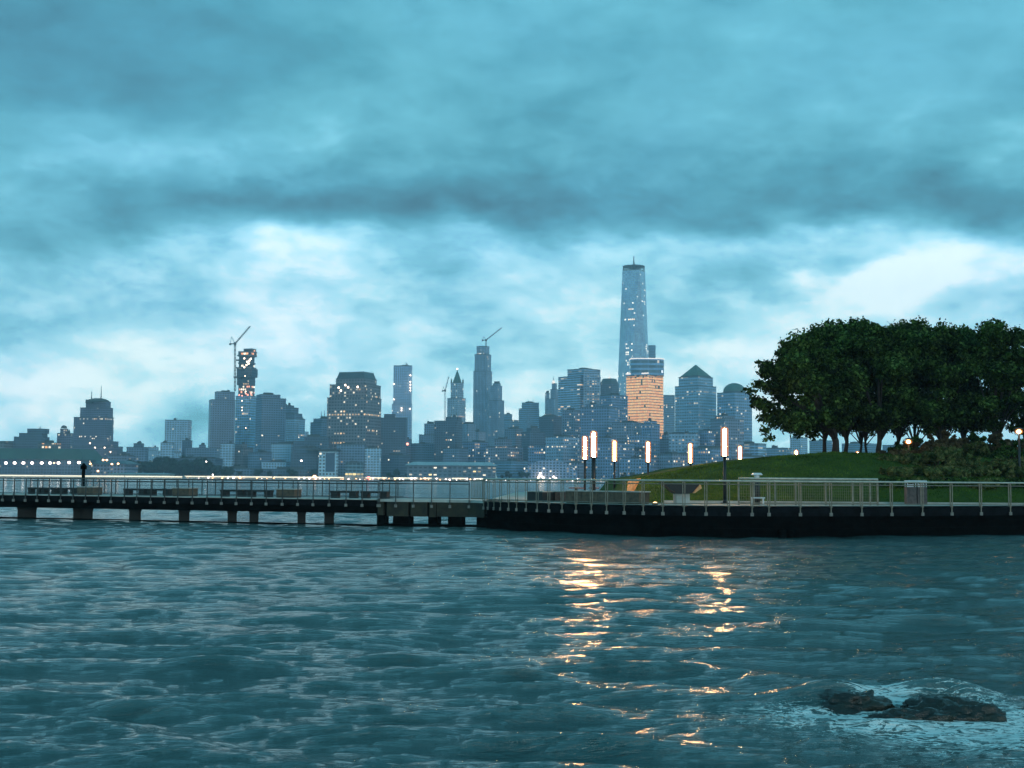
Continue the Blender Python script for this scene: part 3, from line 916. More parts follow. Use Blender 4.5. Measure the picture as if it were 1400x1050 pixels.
for px, lb in ((1245, 'left one of two square slatted bins with white caps by the shrubs'), (1259.5, 'right one of two square slatted bins with white caps by the shrubs')):
    p = at(px, 73.0, DZK)
    root = empty('litter_bin', (p.x, p.y, DZK), 0, lb, 'litter bin', 'litter bins on the quay')
    mb = MB()
    for k in range(6): mb.box(-0.27 + k * 0.09, -0.27 + k * 0.09 + 0.075, -0.27, -0.24, 0.05, 1.0)
    mb.box(-0.262, 0.262, -0.238, 0.262, 0.02, 1.0); mb.build('body', M['binbody'], root)
    mb = MB()
    for sx in (-0.24, 0.2):
        for sy in (-0.24, 0.2): mb.box(sx, sx + 0.04, sy, sy + 0.04, 1.0, 1.26)
    mb.box(-0.16, 0.16, -0.12, 0.12, 1.0, 1.15); mb.build('hood_frame', M['white_metal'], root)
    mb = MB(); mb.prism([(-0.31, -0.31), (0.31, -0.31), (0.31, 0.31), (-0.31, 0.31)], 1.26, 1.36, pts2=[(-0.24, -0.24), (0.24, -0.24), (0.24, 0.24), (-0.24, 0.24)]); mb.build('cap', M['white_metal'], root)

# leaning stone seats, orange lamplight put into the colour of the timber ends
p = at(932, 70.6, DZK)
root = empty('wedge_seat', (p.x, p.y, DZK), R(8), 'dark wedge shaped seat with an end tinted lamplight orange on a concrete block', 'seat')
mb = MB(); mb.box(-0.36, 0.36, -0.3, 0.4, 0, 0.56); mb.build('pedestal', M['stone'], root)
mb = MB()
xs = [(-1.15, 1.16), (0.9, 1.12), (0.45, 0.6), (0.2, 0.565), (-0.4, 0.565)]
n = len(xs)
vs = [(x, -0.45, z) for x, z in xs] + [(x, 0.55, z) for x, z in xs]
mb.add(vs, [tuple(range(n)), tuple(reversed(range(n, 2 * n)))] + [(i, n + i, n + (i + 1) % n, (i + 1) % n) for i in range(n)])
mb.build('shell', M['bench_dark'], root)
mb = MB()
q = [(0.93, 1.10), (0.49, 0.60), (0.62, 0.60), (1.0, 0.86)]
vs = [(x, -0.40, z) for x, z in q] + [(x, 0.5, z) for x, z in q]
mb.add(vs, [(0, 1, 2, 3), (7, 6, 5, 4), (0, 4, 5, 1), (1, 5, 6, 2), (2, 6, 7, 3), (3, 7, 4, 0)])
mb.build('end_panel', M['wood_lamp_tint'], root)

root = empty('ramp', (0, 0, 0), 0, 'slanted timber panel tinted lamplight orange, closing the left tip of the grass mound', 'retaining panel')
a = at(857, 72.3, DZK + 0.62); b = at(871, 73.6, DZK + 1.22); c = at(861.5, 73.0, DZK + 1.22); d_ = at(857, 72.3, DZK + 1.0)
root.location = (a.x, a.y, DZK)
mb = MB(); L0 = Vector((a.x, a.y, DZK))
qs = [at(856.5, 72.2, DZK + 0.5) - L0, at(863, 72.7, DZK + 0.62) - L0, at(872.5, 73.6, DZK + 1.36) - L0, at(858.5, 72.6, DZK + 1.24) - L0]
vs = qs + [v + Vector((0.25, 0.9, 0.02)) for v in qs]
mb.add(vs, [(0, 1, 2, 3), (7, 6, 5, 4), (0, 4, 5, 1), (1, 5, 6, 2), (2, 6, 7, 3), (3, 7, 4, 0)])
mb.build('panel', M['wood_lamp_tint'], root)  # lamplight on this panel is part of its colour
mb = MB(); mb.box(-0.1, 0.55, 0.1, 0.8, 0, 0.5); mb.build('base', M['stone'], root)

p = epos(EDGE_M, 886, DZK, 0.9)
root = empty('ground_light', p, 0, 'small yellow ground light glowing low behind the quay railing', 'ground light')
mb = MB(); mb.tube((0, 0, 0), (0, 0, 0.08), 0.16, 0.14, 12); mb.build('housing', M['black_metal'], root)
mb = MB(); mb.dome((0, 0, 0.08), 0.12, 0.07, 12, 4); mb.build('lens', M['bulb_small'] if 'bulb_small' in M else glow('ground_light_glow', (1.0, 0.6, 0.2), 5.0, True), root)

# inner mesh fence on the right
mats = [M['rail'], M['plate']]
FX = [1010, 1031, 1060, 1088, 1129, 1166, 1190, 1200]
root = empty('fence', (at(1100, 71, DZK).x, 71, DZK), 0, 'inner fence of mesh panels standing behind the right half of the quay railing', 'fence')
def fp(px, z): return at(px, interpY(EDGE_M, px) + 2.2, z)
for px in FX:
    p = fp(px, DZK)
    mb = MB(); mb.box(p.x - 0.045, p.x + 0.045, p.y - 0.04, p.y + 0.04, DZK, DZK + 1.36); wparent(mb.build('post', mats), root)
mb = MB(); mb.path([fp(px, DZK + 1.40) for px in FX], [0.055] * len(FX), 8); wparent(mb.build('handrail', M['handrail']), root)
mb = MB(); mb.path([fp(px, DZK + 0.12) for px in FX], [0.03] * len(FX), 6); wparent(mb.build('lower_rail', M['rail']), root)
for a, b in zip(FX[:-1], FX[1:]):
    mb = MB(); pa = fp(a, DZK); pb = fp(b, DZK); Lh = (pb - pa).length; nv = max(2, int(Lh / 0.12))
    for k in range(1, nv):
        q = pa.lerp(pb, k / nv); mb.box(q.x - 0.005, q.x + 0.005, q.y - 0.005, q.y + 0.005, DZK + 0.15, DZK + 1.34)
    for k in range(1, 8):
        z = DZK + 0.15 + k * 0.15; mb.bar(pa.lerp(pb, 0.03) + Vector((0, 0.012, z - DZK)), pb.lerp(pa, 0.03) + Vector((0, 0.012, z - DZK)), 0.008, 0.008)
    wparent(mb.build('mesh_panel', M['rail']), root)

# channel marker behind the left pier
p = at(112.5, 104, 0)
root = empty('channel_marker', (p.x, p.y, 0), 0, 'dark channel marker pile with a small cross head behind the left pier', 'marker post')
zt = zat(112.5, 633, 104).z
mb = MB(); mb.tube((0, 0, -2), (0, 0, zt - 0.49), 0.15, 0.13, 10); mb.build('pile', M['tar'], root)
mb = MB(); mb.tube((0, 0, zt - 0.5), (0, 0, zt - 0.2), 0.24, 0.24, 12); mb.tube((0, 0, zt - 0.2), (0, 0, zt), 0.2, 0.05, 12); mb.build('head', M['tar'], root)

# ------------------------------------------------------------------ far shore
mb = MB(); mb.box(-1900, 1900, 1900, 4200, -3, 2.0)
tag(mb.build('far_shore', surf('far_shore_ground', (0.10, 0.11, 0.11), 0.9, 0.3, 0.01)), kind='structure')
GZ = 2.0

W = {}
BL = (0.13, 0.155, 0.17)
W['slate'] = facade('facade_slate', (0.15, 0.16, 0.17), p=0.012, cw=4.2, ch=4.0, seed=1)
W['dark'] = facade('facade_dark', (0.075, 0.085, 0.095), p=0.018, cw=4.0, ch=4.0, seed=2, S=2.0)
W['brown'] = facade('facade_brown', (0.15, 0.115, 0.10), p=0.02, cw=4.0, ch=4.0, seed=3)
W['pale'] = facade('facade_pale', (0.34, 0.35, 0.33), glass=(0.12, 0.14, 0.15), p=0.02, cw=4.5, ch=4.0, seed=4)
W['palest'] = facade('facade_limestone', (0.46, 0.46, 0.40), glass=(0.10, 0.11, 0.11), p=0.03, cw=5, ch=5, seed=5)
W['teal'] = facade('facade_teal_glass', (0.16, 0.22, 0.24), glass=(0.07, 0.11, 0.13), p=0.02, cw=3.0, ch=4.0, mx=0.08, my=0.2, seed=6, grough=0.12)
W['metal'] = facade('facade_rippled_metal', (0.30, 0.32, 0.34), glass=(0.10, 0.12, 0.13), p=0.014, cw=4.2, ch=3.6, seed=7, S=2.5, wr=0.4)
W['citi'] = facade('facade_lit_granite', (0.17, 0.12, 0.105), p=0.10, cw=5.2, ch=5.0, mx=0.22, my=0.25, seed=8, rv=0.4, S=1.3, bands=((101, 104.5, 0.85), (128, 150, 0.16), (37, 50, 0.42)), coolf=0.25, clus=0.5)
W['grid'] = facade('facade_grid_offices', (0.24, 0.25, 0.25), glass=(0.06, 0.08, 0.09), p=0.16, cw=5.0, ch=5.0, seed=9, S=1.4, clus=0.9, my=0.3)
W['bands'] = facade('facade_banded_offices', (0.26, 0.29, 0.30), glass=(0.07, 0.09, 0.10), p=0.16, cw=9.0, ch=4.6, mx=0.04, my=0.28, seed=10, S=1.1, clus=1.0)
W['wtc'] = facade('facade_blue_glass', (0.26, 0.30, 0.32), glass=(0.34, 0.45, 0.55), p=0.02, cw=4.6, ch=5.0, mx=0.14, my=0.18, seed=11, rv=0.5, S=2.2, clus=1.0, grough=0.08, wr=0.25, bands=((60, 190, 0.10), (190, 255, 0.08), (395, 425, 0.0)))
W['wtclit'] = facade('facade_blue_glass_lit', (0.30, 0.34, 0.36), glass=(0.36, 0.48, 0.58), p=0.02, cw=4.6, ch=5.0, mx=0.14, my=0.18, seed=12, rv=0.6, S=2.6, clus=1.0, grough=0.08, wr=0.25, bands=((40, 330, 0.33),))
W['gold'] = facade('facade_glowing_offices', (0.30, 0.20, 0.14), glass=(0.25, 0.15, 0.08), p=0.97, rv=0.95, cw=3.6, ch=5.2, mx=0.04, my=0.13, seed=13, S=1.2, clus=0.0, warm=(1.0, 0.40, 0.15), cool=(1.0, 0.52, 0.21), coolf=0.45, bands=((2, 190, 0.96),))
W['goldtop'] = facade('facade_glass_drum', (0.22, 0.27, 0.29), glass=(0.08, 0.12, 0.15), p=0.03, cw=14, ch=9.0, mx=0.02, my=0.22, seed=14, S=1.5, grough=0.1, warm=(0.8, 0.9, 1.0), cool=(1, 0.8, 0.6))
W['wfc'] = facade('facade_green_granite', (0.23, 0.27, 0.27), glass=(0.09, 0.12, 0.135), p=0.05, cw=5.2, ch=5.2, mx=0.16, my=0.26, seed=15, S=0.9, bands=((155, 160, 0.4),), grough=0.15)
W['wfcd'] = facade('facade_granite_lit', (0.20, 0.23, 0.25), glass=(0.08, 0.11, 0.13), p=0.12, cw=5.2, ch=5.2, mx=0.16, my=0.26, seed=16, rv=0.35, S=1.5, bands=((158, 163, 0.75), (112, 120, 0.4)), grough=0.15)
W['fill'] = facade('facade_dotted_blocks', (0.15, 0.17, 0.20), p=0.13, cw=4.4, ch=4.6, seed=17, S=1.7, clus=0.8)
W['fill2'] = facade('facade_dotted_brick', (0.19, 0.165, 0.17), p=0.12, cw=4.6, ch=4.6, seed=18, S=1.5, clus=0.8, coolf=0.2)
W['wool'] = facade('facade_terracotta', (0.32, 0.30, 0.27), glass=(0.08, 0.08, 0.09), p=0.10, cw=4.6, ch=4.6, mx=0.3, my=0.2, seed=19, rv=0.5, S=1.9, coolf=0.1, warm=(1.0, 0.5, 0.22), clus=0.8)
W['stone'] = facade('facade_tower_stone', (0.24, 0.24, 0.235), glass=(0.07, 0.08, 0.09), p=0.025, cw=3.6, ch=4.0, mx=0.3, my=0.12, seed=20, S=1.8)
W['leon'] = facade('facade_unfinished_floors', (0.13, 0.09, 0.08), glass=(0.02, 0.02, 0.02), p=0.30, cw=5.0, ch=5.5, mx=0.05, my=0.2, seed=21, rv=0.5, S=2.2, warm=(1.0, 0.38, 0.16), coolf=0.25, clus=0.9)
W['leond'] = facade('facade_netting_dark', (0.05, 0.06, 0.065), glass=(0.03, 0.035, 0.04), p=0.035, cw=4.5, ch=5.0, seed=22, S=2.4)
W['leonf'] = facade('facade_work_lights', (0.20, 0.11, 0.09), p=0.55, cw=4.0, ch=5.0, mx=0.15, my=0.2, seed=23, rv=0.6, S=2.4, warm=(1.0, 0.36, 0.2), coolf=0.2, clus=0.2)
W['leong'] = facade('facade_new_glass', (0.24, 0.33, 0.36), glass=(0.14, 0.22, 0.25), p=0.03, cw=4.5, ch=4.8, mx=0.1, my=0.15, seed=24, S=2.0, grough=0.1)
W['shed'] = facade('facade_ferry_shed', (0.10, 0.10, 0.10), p=0.22, cw=7.0, ch=5.0, mx=0.2, my=0.3, seed=25, S=1.8, warm=(1.0, 0.7, 0.28), clus=0.9)
W['orange'] = facade('facade_orange_windows', (0.12, 0.09, 0.07), p=0.9, cw=5.0, ch=6.0, mx=0.16, my=0.25, seed=26, rv=0.8, S=1.7, warm=(1.0, 0.45, 0.14), coolf=0.3, clus=0.0)
W['barc'] = facade('facade_brick_tower', (0.125, 0.10, 0.115), p=0.03, cw=3.4, ch=3.8, seed=27, rv=0.4, S=1.9, bands=((66, 71, 0.3), (100, 104, 0.55), (25, 40, 0.16)), clus=0.7)
W['yellow'] = facade('facade_yellow_lobby', (0.14, 0.16, 0.15), p=0.08, cw=6, ch=5, mx=0.08, my=0.2, seed=28, S=1.8, warm=(1.0, 0.75, 0.3), bands=((2, 10, 0.95),))
W['copper'] = surf('copper_roof', (0.10, 0.20, 0.17), 0.6, 0.25, 0.1)
W['metalroof'] = surf('dark_metal_roof', (0.09, 0.12, 0.14), 0.5, 0.2, 0.1)
W['paleroof'] = surf('pale_metal_roof', (0.42, 0.46, 0.48), 0.5, 0.15, 0.05)
W['rimglow'] = glow('roof_rim_light', (1.0, 0.80, 0.66), 1.2)
W['dot'] = glow('work_light', (1.0, 0.72, 0.5), 6.0)
W['dotred'] = glow('work_light_red', (1.0, 0.28, 0.18), 4.0)


def rot_pts(cx, cy, a, b, th):
    c, s = math.cos(th), math.sin(th)
    return [(cx + x * c - y * s, cy + x * s + y * c) for x, y in ((-a / 2, -b / 2), (a / 2, -b / 2), (a / 2, b / 2), (-a / 2, b / 2))]


def foot(x0, x1, Yc, cfrac, dep=0.7, th_over=None):
    """footprint whose outline spans picture columns x0..x1; the near corner lies at cfrac of the width"""
    Wd = (x1 - x0) / F * Yc; xc = zat((x0 + x1) / 2, 600, Yc).x
    if cfrac >= 0.99 or cfrac <= 0.01:
        return rot_pts(xc, Yc, Wd, Wd * dep, 0.0), (xc, Yc, Wd, Wd * dep, 0.0)
    th = R(max(10, min(80, 90 * (1 - cfrac))))
    a = cfrac * Wd / math.cos(th); b = (1 - cfrac) * Wd / math.sin(th)
    # face a runs from left corner to near corner: rotate by -th
    return rot_pts(xc, Yc, a, b, -th), (xc, Yc, a, b, -th)


BID = [0]
def tower(label, Y, tiers, mat='slate', cat='skyscraper', name='skyscraper', cf=0.7, group='towers of the far skyline', dep=0.7, clutter=True, mats=None, parts=None):
    """tiers bottom-up: (x0, x1, ytop) in picture pixels"""
    BID[0] += 1
    rg = random.Random(BID[0])
    xm = (tiers[0][0] + tiers[0][1]) / 2
    b0 = zat(xm, 640, Y)
    root = empty(name, (b0.x, Y, GZ), 0, label, cat, group)
    base = GZ - 0.5; L = []
    for i, t in enumerate(tiers):
        x0, x1, yt = t[:3]
        mt = W[t[3]] if len(t) > 3 else W[mat]
        pts, info = foot(x0, x1, Y, cf, dep)
        # nudge higher tiers so no wall plane coincides
        z1 = zat((x0 + x1) / 2, yt, Y - info[3] / 2).z
        mb = MB(); mb.prism(pts, base, z1, 0, 1)
        # low parapet
        k = 0.96
        cx, cy, a, b, th = info
        ph = 1.4
        inner = rot_pts(cx, cy, a * k, b * k, th)
        outer = rot_pts(cx, cy, a * 1.012, b * 1.012, th)
        n4 = len(mb.v)
        mb.prism(outer, z1 - 1.2, z1 + 0.02 if False else z1 - 0.02, 2)
        nm = ('tower_base', 'tower_body', 'upper_setback', 'crown_setback', 'top_setback')[min(i, 4)] if len(tiers) > 1 else 'tower_body'
        wparent(mb.build(nm, [mt, M['roof'], W['metalroof']], None, uv=True), root)
        base = z1 - 0.6
        L.append((info, z1))
    info, z1 = L[-1]
    if clutter:
        cx, cy, a, b, th = info
        for k in range(rg.randint(2, 4)):
            ux = rg.uniform(-0.25, 0.25) * a; uy_ = rg.uniform(-0.2, 0.2) * b
            c_, s_ = math.cos(th), math.sin(th)
            px_, py_ = cx + ux * c_ - uy_ * s_, cy + ux * s_ + uy_ * c_
            mb = MB(); hh = rg.uniform(2.0, 4.6) * Y / 2600
            if rg.random() < 0.22:
                mb.tube((px_, py_, z1 - 0.2), (px_, py_, z1 + hh * 2.2), 0.5, 0.25, 6)
                wparent(mb.build('antenna', M['steel_dark']), root)
            elif rg.random() < 0.3:
                mb.tube((px_, py_, z1 - 0.2), (px_, py_, z1 + hh), 2.2, 2.2, 10); mb.tube((px_, py_, z1 + hh), (px_, py_, z1 + hh + 1.4), 2.3, 0.2, 10)
                wparent(mb.build('water_tank', M['roof']), root)
            else:
                mb.prism(rot_pts(px_, py_, a * rg.uniform(0.2, 0.5), b * rg.uniform(0.2, 0.5), th), z1 - 0.2, z1 + hh)
                wparent(mb.build('penthouse', M['roof']), root)
    return root, L


def add_part(root, mb, name, mat):
    return wparent(mb.build(name, mat), root)


def spire(root, px, y0, y1, Y, r, mat=None, name='antenna', r1=None):
    a = zat(px, y0, Y); b = zat(px, y1, Y)
    mb = MB(); mb.tube(a, (a.x, a.y, b.z), r, r1 if r1 is not None else r * 0.3, 8)
    return add_part(root, mb, name, mat or M['steel_dark'])


def crane(label, px, ybase, ytop, tip, aframe, Y, r=0.9):
    a = zat(px, ybase, Y); t = zat(px, ytop, Y); tp = zat(tip[0], tip[1], Y); af = zat(aframe[0], aframe[1], Y)
    root = empty('tower_crane', (a.x, a.y, a.z), 0, label, 'crane', 'tower cranes on the skyline')
    def lattice(mb, p, q, wd, n):
        p = Vector(p); q = Vector(q); d = (q - p).normalized(); u = Vector((0, 1, 0)) * wd / 2; v = d.cross(Vector((0, 1, 0))).normalized() * wd / 2
        cs = [u + v, u - v, -u - v, -u + v]
        for c_ in cs: mb.tube(p + c_, q + c_, r * 0.42, r * 0.42, 5)
        for k in range(n):
            s0 = p.lerp(q, k / n); s1 = p.lerp(q, (k + 1) / n)
            for m_ in range(4): mb.tube(s0 + cs[m_], s1 + cs[(m_ + 1) % 4], r * 0.28, r * 0.28, 4)
    H = Vector((t.x, t.y, t.z))
    mb = MB(); lattice(mb, (a.x, a.y, a.z), H, 2.6, 12); add_part(root, mb, 'mast', M['steel_dark'])
    mb = MB(); lattice(mb, H, tp, 1.8, 12); add_part(root, mb, 'jib', M['steel_dark'])
    mb = MB(); mb.tube(H, af, r * 0.6, r * 0.5, 6); bk = H + (Vector((H.x - tp.x, 0, 0)).normalized() * abs(af.x - H.x) * 1.3); mb.tube(af, bk, r * 0.5, r * 0.5, 6); mb.tube(H, bk, r * 1.0, r * 1.0, 6); add_part(root, mb, 'back_frame', M['steel_dark'])
    mb = MB(); mb.box(H.x - 2.2, H.x + 2.2, H.y - 2, H.y + 2, H.z - 2, H.z + 2.2); add_part(root, mb, 'cab', M['steel_dark'])
    mb = MB(); mb.box(bk.x - 1.8, bk.x + 1.8, bk.y - 1.5, bk.y + 1.5, bk.z - 2.4, bk.z + 0.8); add_part(root, mb, 'counterweight', M['steel_dark'])
    return root


def lights(root, pts, Y, r=1.5, mat='dot', name='work_light'):
    for (px, py) in pts:
        p = zat(px, py, Y); mb = MB(); mb.dome(tuple(p), r, r, 8, 4, full=True)
        add_part(root, mb, name, W[mat])


# ---- left group
r_, L = tower('low stepped dark block left of the orange lit windows', 2050, [(-6, 64, 603), (24, 63, 597), (30, 61, 592), (40, 64, 586)], 'dark', 'apartment block', 'apartment_block', cf=0.99)
tower('long low warm edged block at the far left edge', 1900 + 120, [(-60, 17, 604)], 'brown', 'apartment block', 'apartment_block', cf=0.99)
tower('small block with rows of orange lit windows at the left', 2000, [(55, 80, 605)], 'orange', 'apartment block', 'apartment_block', cf=0.99)
r_, L = tower('slim dark block with two turret tops left of the antenna tower', 2100, [(80, 98, 592), (83, 92, 586)], 'barc', cf=0.99, clutter=False)
p = zat(87.5, 585, 2100); mb = MB(); mb.dome((p.x, p.y, p.z - 0.5), 5, 4.6, 14, 5); add_part(r_, mb, 'turret_dome', M['roof'])
p = zat(94.5, 592, 2100); mb = MB(); mb.tube((p.x, p.y, p.z - 1), (p.x, p.y, p.z + 3), 1.8, 1.6, 8); mb.tube((p.x, p.y, p.z + 3), (p.x, p.y, p.z + 6), 1.6, 0.1, 8); add_part(r_, mb, 'turret_cone', M['roof'])
r_, L = tower('massive dark brick tower with rounded shoulders and two antennas', 2300, [(96, 172, 617), (98, 166, 610), (99, 160, 603), (102, 153, 570), (110, 152, 557), (117, 149, 549)], 'barc', cf=0.93, clutter=False)
spire(r_, 125, 549, 534, 2300, 1.1); spire(r_, 138, 549, 527, 2300, 1.2)
mb = MB(); a = zat(118, 551, 2290); b = zat(127, 546.5, 2290); mb.box(a.x, b.x, 2285, 2300, a.z, b.z); add_part(r_, mb, 'machine_room', M['roof'])
p = zat(134, 549, 2300); mb = MB(); mb.dome((p.x, p.y, p.z - 1), 20, 7, 20, 5); add_part(r_, mb, 'barrel_roof', M['roof'])
lights(r_, [(123, 606), (143, 612), (151, 618), (130, 612), (127, 617)], 2265, 1.3)
tower('small grey block with a dark roof box between antenna tower and pale tower', 2150, [(176, 201, 611), (184, 196, 606, 'dark')], 'slate', 'apartment block', 'apartment_block', cf=0.99)
tower('faint low block far behind the shore trees at left', 3300, [(196, 222, 616), (204, 216, 611)], 'pale', 'apartment block', 'apartment_block', cf=0.99)
tower('pale grey square tower standing alone left of the construction site', 2350, [(221, 268, 618, 'pale'), (228, 259, 574)], 'pale', cf=0.99)
tower('small dark block in front of the lone pale tower', 2200, [(250, 262, 602)], 'dark', 'apartment block', 'apartment_block', cf=0.99)
tower('low pale block in front and left of the lone pale tower', 2150, [(221, 237, 605)], 'pale', 'apartment block', 'apartment_block', cf=0.99)
tower('low grey block right of the lone pale tower', 2180, [(258, 300, 612), (273, 281, 608)], 'slate', 'apartment block', 'apartment_block', cf=0.99)
# ---- 56-like construction
tower('slab tower immediately left of the tower under construction', 2350, [(283, 322, 546), (291, 321, 535)], 'slate', cf=0.22)
r_, L = tower('slender tower under construction with shifted dark and orange lit floors', 2420, [(322, 348.5, 541, 'leong'), (325, 346, 526, 'leonf'), (323, 346.5, 515, 'leond'), (322.5, 349.5, 504, 'leond'), (325, 345, 487, 'leon'), (324, 348, 480, 'leon'), (331, 347, 476.5, 'leon')], 'leong', cf=0.8, clutter=False)
for (xa, xb, ya) in [(323, 350, 503.5), (320.5, 347, 516), (326, 349, 487), (324, 345, 493), (327, 348.5, 497)]:
    a = zat(xa, ya, 2420); b = zat(xb, ya, 2420); mb = MB(); mb.prism(rot_pts((a.x + b.x) / 2, 2418, (b.x - a.x) * 0.86, 24, -R(12)), a.z - 1.0, a.z + 1.2); add_part(r_, mb, 'floor_slab', W['metalroof'])
lights(r_, [(334, 490), (343, 490.5), (338, 494.5), (340, 497), (337, 499), (334, 502), (341, 493)], 2396, 1.7)
lights(r_, [(336, 538), (327, 540), (331, 541), (339, 540), (343, 538)], 2396, 1.3, 'dotred')
lights(r_, [(331, 548), (331, 557), (331, 561), (336, 535), (335, 514), (336, 585)], 2396, 1.1)
crane('luffing crane with raised jib beside the tower under construction', 321.3, 535, 470, (342, 446), (316.5, 460), 2400)
tower('broad grey slab tower right of the tower under construction', 2300, [(348, 391, 544), (348.5, 383, 539)], 'slate', cf=0.3)
tower('stepped grey tower behind the broad slab, right side', 2380, [(380, 416, 572, 'pale'), (384, 412, 565, 'slate'), (383, 407, 557, 'slate'), (383, 401, 554, 'slate')], 'slate', cf=0.7)
tower('pale low tower peeking out beside the stepped grey tower', 2800, [(404, 421, 590), (405, 415, 572)], 'pale', cf=0.99)
r_, L = tower('hunched dark tower against the left side of the big brown tower', 2330, [(424, 458, 577), (428, 456, 572)], 'slate', cf=0.5)
spire(r_, 439.3, 573, 561, 2330, 0.8); spire(r_, 443.5, 573, 561, 2330, 0.8)
# ---- citi
r_, L = tower('big brown tower with trapezoid roof and bright strips of lit storeys', 2120, [(448, 519.5, 543), (451, 518.5, 525), (459, 513, 517)], 'citi', cf=0.77, clutter=False)
(cx, cy, a, b, th), z1 = L[-1]
z2 = zat(486, 508.5, 2100).z
mb = MB(); mb.prism(rot_pts(cx, cy, a * 0.97, b * 0.97, th), z1 - 0.3, z2, pts2=rot_pts(cx, cy, a * 0.84, b * 0.84, th)); add_part(r_, mb, 'sloped_roof', W['metalroof'])
mb = MB(); mb.prism(rot_pts(cx, cy, a * 0.86, b * 0.86, th), z2 - 0.8, z2 + 0.6); add_part(r_, mb, 'roof_rim', W['paleroof'])
lights(r_, [(463, 530), (472, 526.5), (476, 529.5), (489, 529), (466, 534)], 2066, 1.7)
# ---- low blocks left-centre
r_, L = tower('pale stone block with a tall dark central recess by the water', 1960, [(437.5, 462, 616)], 'palest', 'building', 'waterfront_block', cf=0.99, clutter=False)
a = zat(444, 619, 1940); b = zat(456, 645, 1940); mb = MB(); mb.box(a.x, b.x, L[0][0][1] - L[0][0][3] / 2 - 0.6, L[0][0][1] - L[0][0][3] / 2 + 1, b.z, a.z); add_part(r_, mb, 'recess', W['dark'])
a = zat(420, 614, 1950); b = zat(463, 616.4, 1950); mb = MB(); mb.box(a.x, b.x, 1945, 1975, b.z, a.z); add_part(r_, mb, 'roof_slab', M['roof'])
tower('dark block left of the recessed pale stone block', 1975, [(400, 437, 620), (405, 437, 612)], 'dark', 'apartment block', 'apartment_block', cf=0.99)
tower('grey green block with a yellow lit ground floor by the water', 1950, [(474, 497, 632)], 'yellow', 'building', 'waterfront_block', cf=0.99)
tower('slate block between the pale recess block and the yellow lobby block', 1990, [(462, 500, 607)], 'slate', 'apartment block', 'apartment_block', cf=0.99)
tower('pale gridded block below the right side of the big brown tower', 1985, [(500, 521, 612)], 'pale', 'apartment block', 'apartment_block', cf=0.99)
tower('dark rising block on the left foot of the big brown tower', 2080, [(404, 452, 603), (418, 450, 597)], 'dark', 'apartment block', 'apartment_block', cf=0.99)
# ---- centre left
r_, L = tower('tall narrow metal clad tower with a lit column on its right edge', 2900, [(536, 562.5, 552), (537.5, 562, 499.5)], 'metal', cf=0.99)
spire(r_, 556.5, 499.5, 496.5, 2900, 1.5)
lights(r_, [(561, 513), (561, 522), (561, 526), (561, 530), (561, 534), (538.5, 525), (538.5, 546), (549, 558), (549, 561), (560.5, 559)], 2880, 1.6)
r_, L = tower('dark slab in front of the tall narrow metal tower', 2150, [(521, 556, 571), (525, 540, 566)], 'dark', cf=0.99, clutter=False)
lights(r_, [(557, 607)], 2120, 2.2, 'dotred')
tower('teal low tower right beside the dark slab', 2250, [(544, 563, 600)], 'slate', cf=0.6)
tower('grey tower with a stepped left shoulder before the pyramid topped tower', 2500, [(573, 596, 594), (580, 596, 579)], 'slate', cf=0.9)
tower('dark paired slab below the pyramid topped tower', 2200, [(594, 632, 575), (609, 631, 570)], 'dark', cf=0.8)
tower('greyish slab filling the gap between pyramid topped and tallest stone tower', 2300, [(630, 650, 579)], 'stone', cf=0.5)
r_, L = tower('ornate tower with a green pyramid roof and a lit tip', 2850, [(611, 636, 544), (615.5, 633, 523)], 'wool', cf=0.62, clutter=False)
(cx, cy, a, b, th), z1 = L[-1]
z2 = zat(624, 508, 2840).z; z3 = zat(624, 504, 2840).z
mb = MB(); mb.prism(rot_pts(cx, cy, a * 0.72, b * 0.72, th), z1 - 0.4, z2, pts2=rot_pts(cx, cy, a * 0.14, b * 0.14, th)); add_part(r_, mb, 'pyramid_roof', W['copper'])
mb = MB(); mb.tube((cx, cy, z2 - 1), (cx, cy, z3), 1.6, 0.5, 8); add_part(r_, mb, 'finial', W['copper'])
mb = MB(); mb.dome((cx, cy, z3), 1.7, 1.7, 8, 4, full=True); add_part(r_, mb, 'beacon', W['dot'])
for sx in (-1, 1):
    for sy in (-1, 1):
        p = rot_pts(cx, cy, a * 0.9 * 1, b * 0.9, th)[{(-1, -1): 0, (1, -1): 1, (1, 1): 2, (-1, 1): 3}[(sx, sy)]]
        mb = MB(); mb.tube((p[0], p[1], z1 - 0.5), (p[0], p[1], z1 + 5), 1.9, 1.7, 8); mb.tube((p[0], p[1], z1 + 5), (p[0], p[1], z1 + 10), 1.7, 0.1, 8); add_part(r_, mb, 'turret', W['copper'])
crane('faint luffing crane left of the pyramid topped tower', 608.5, 575, 534, (613.5, 515), (606, 528), 2800, 0.7)
r_, L = tower('tallest slender stone tower in the centre with stepped shoulders', 2950, [(646.5, 672, 507), (648, 670.5, 484), (650.5, 668, 473)], 'stone', cf=0.74, clutter=False)
crane('faint crane perched on the roof of the tallest central stone tower', 664.5, 475, 465, (686, 448), (661, 460), 2940, 0.8)
tower('grey tower with rounded top right of the tallest central stone tower', 2900, [(668, 689, 547), (670, 686, 527), (673, 684, 524)], 'stone', cf=0.6)
tower('faint blue tower right of the rounded grey one', 3100, [(686, 709, 574), (688, 700, 566)], 'teal', cf=0.5)
tower('two step dark blue slab standing clear in the gap right of centre', 2700, [(709, 737, 558), (713, 736.5, 550)], 'teal', cf=0.45)
r_, L = tower('dark block with a humped roof in front of the lit tip tower', 2350, [(737, 775, 569)], 'dark', cf=0.5, clutter=False)
(cx, cy, a, b, th), z1 = L[-1]
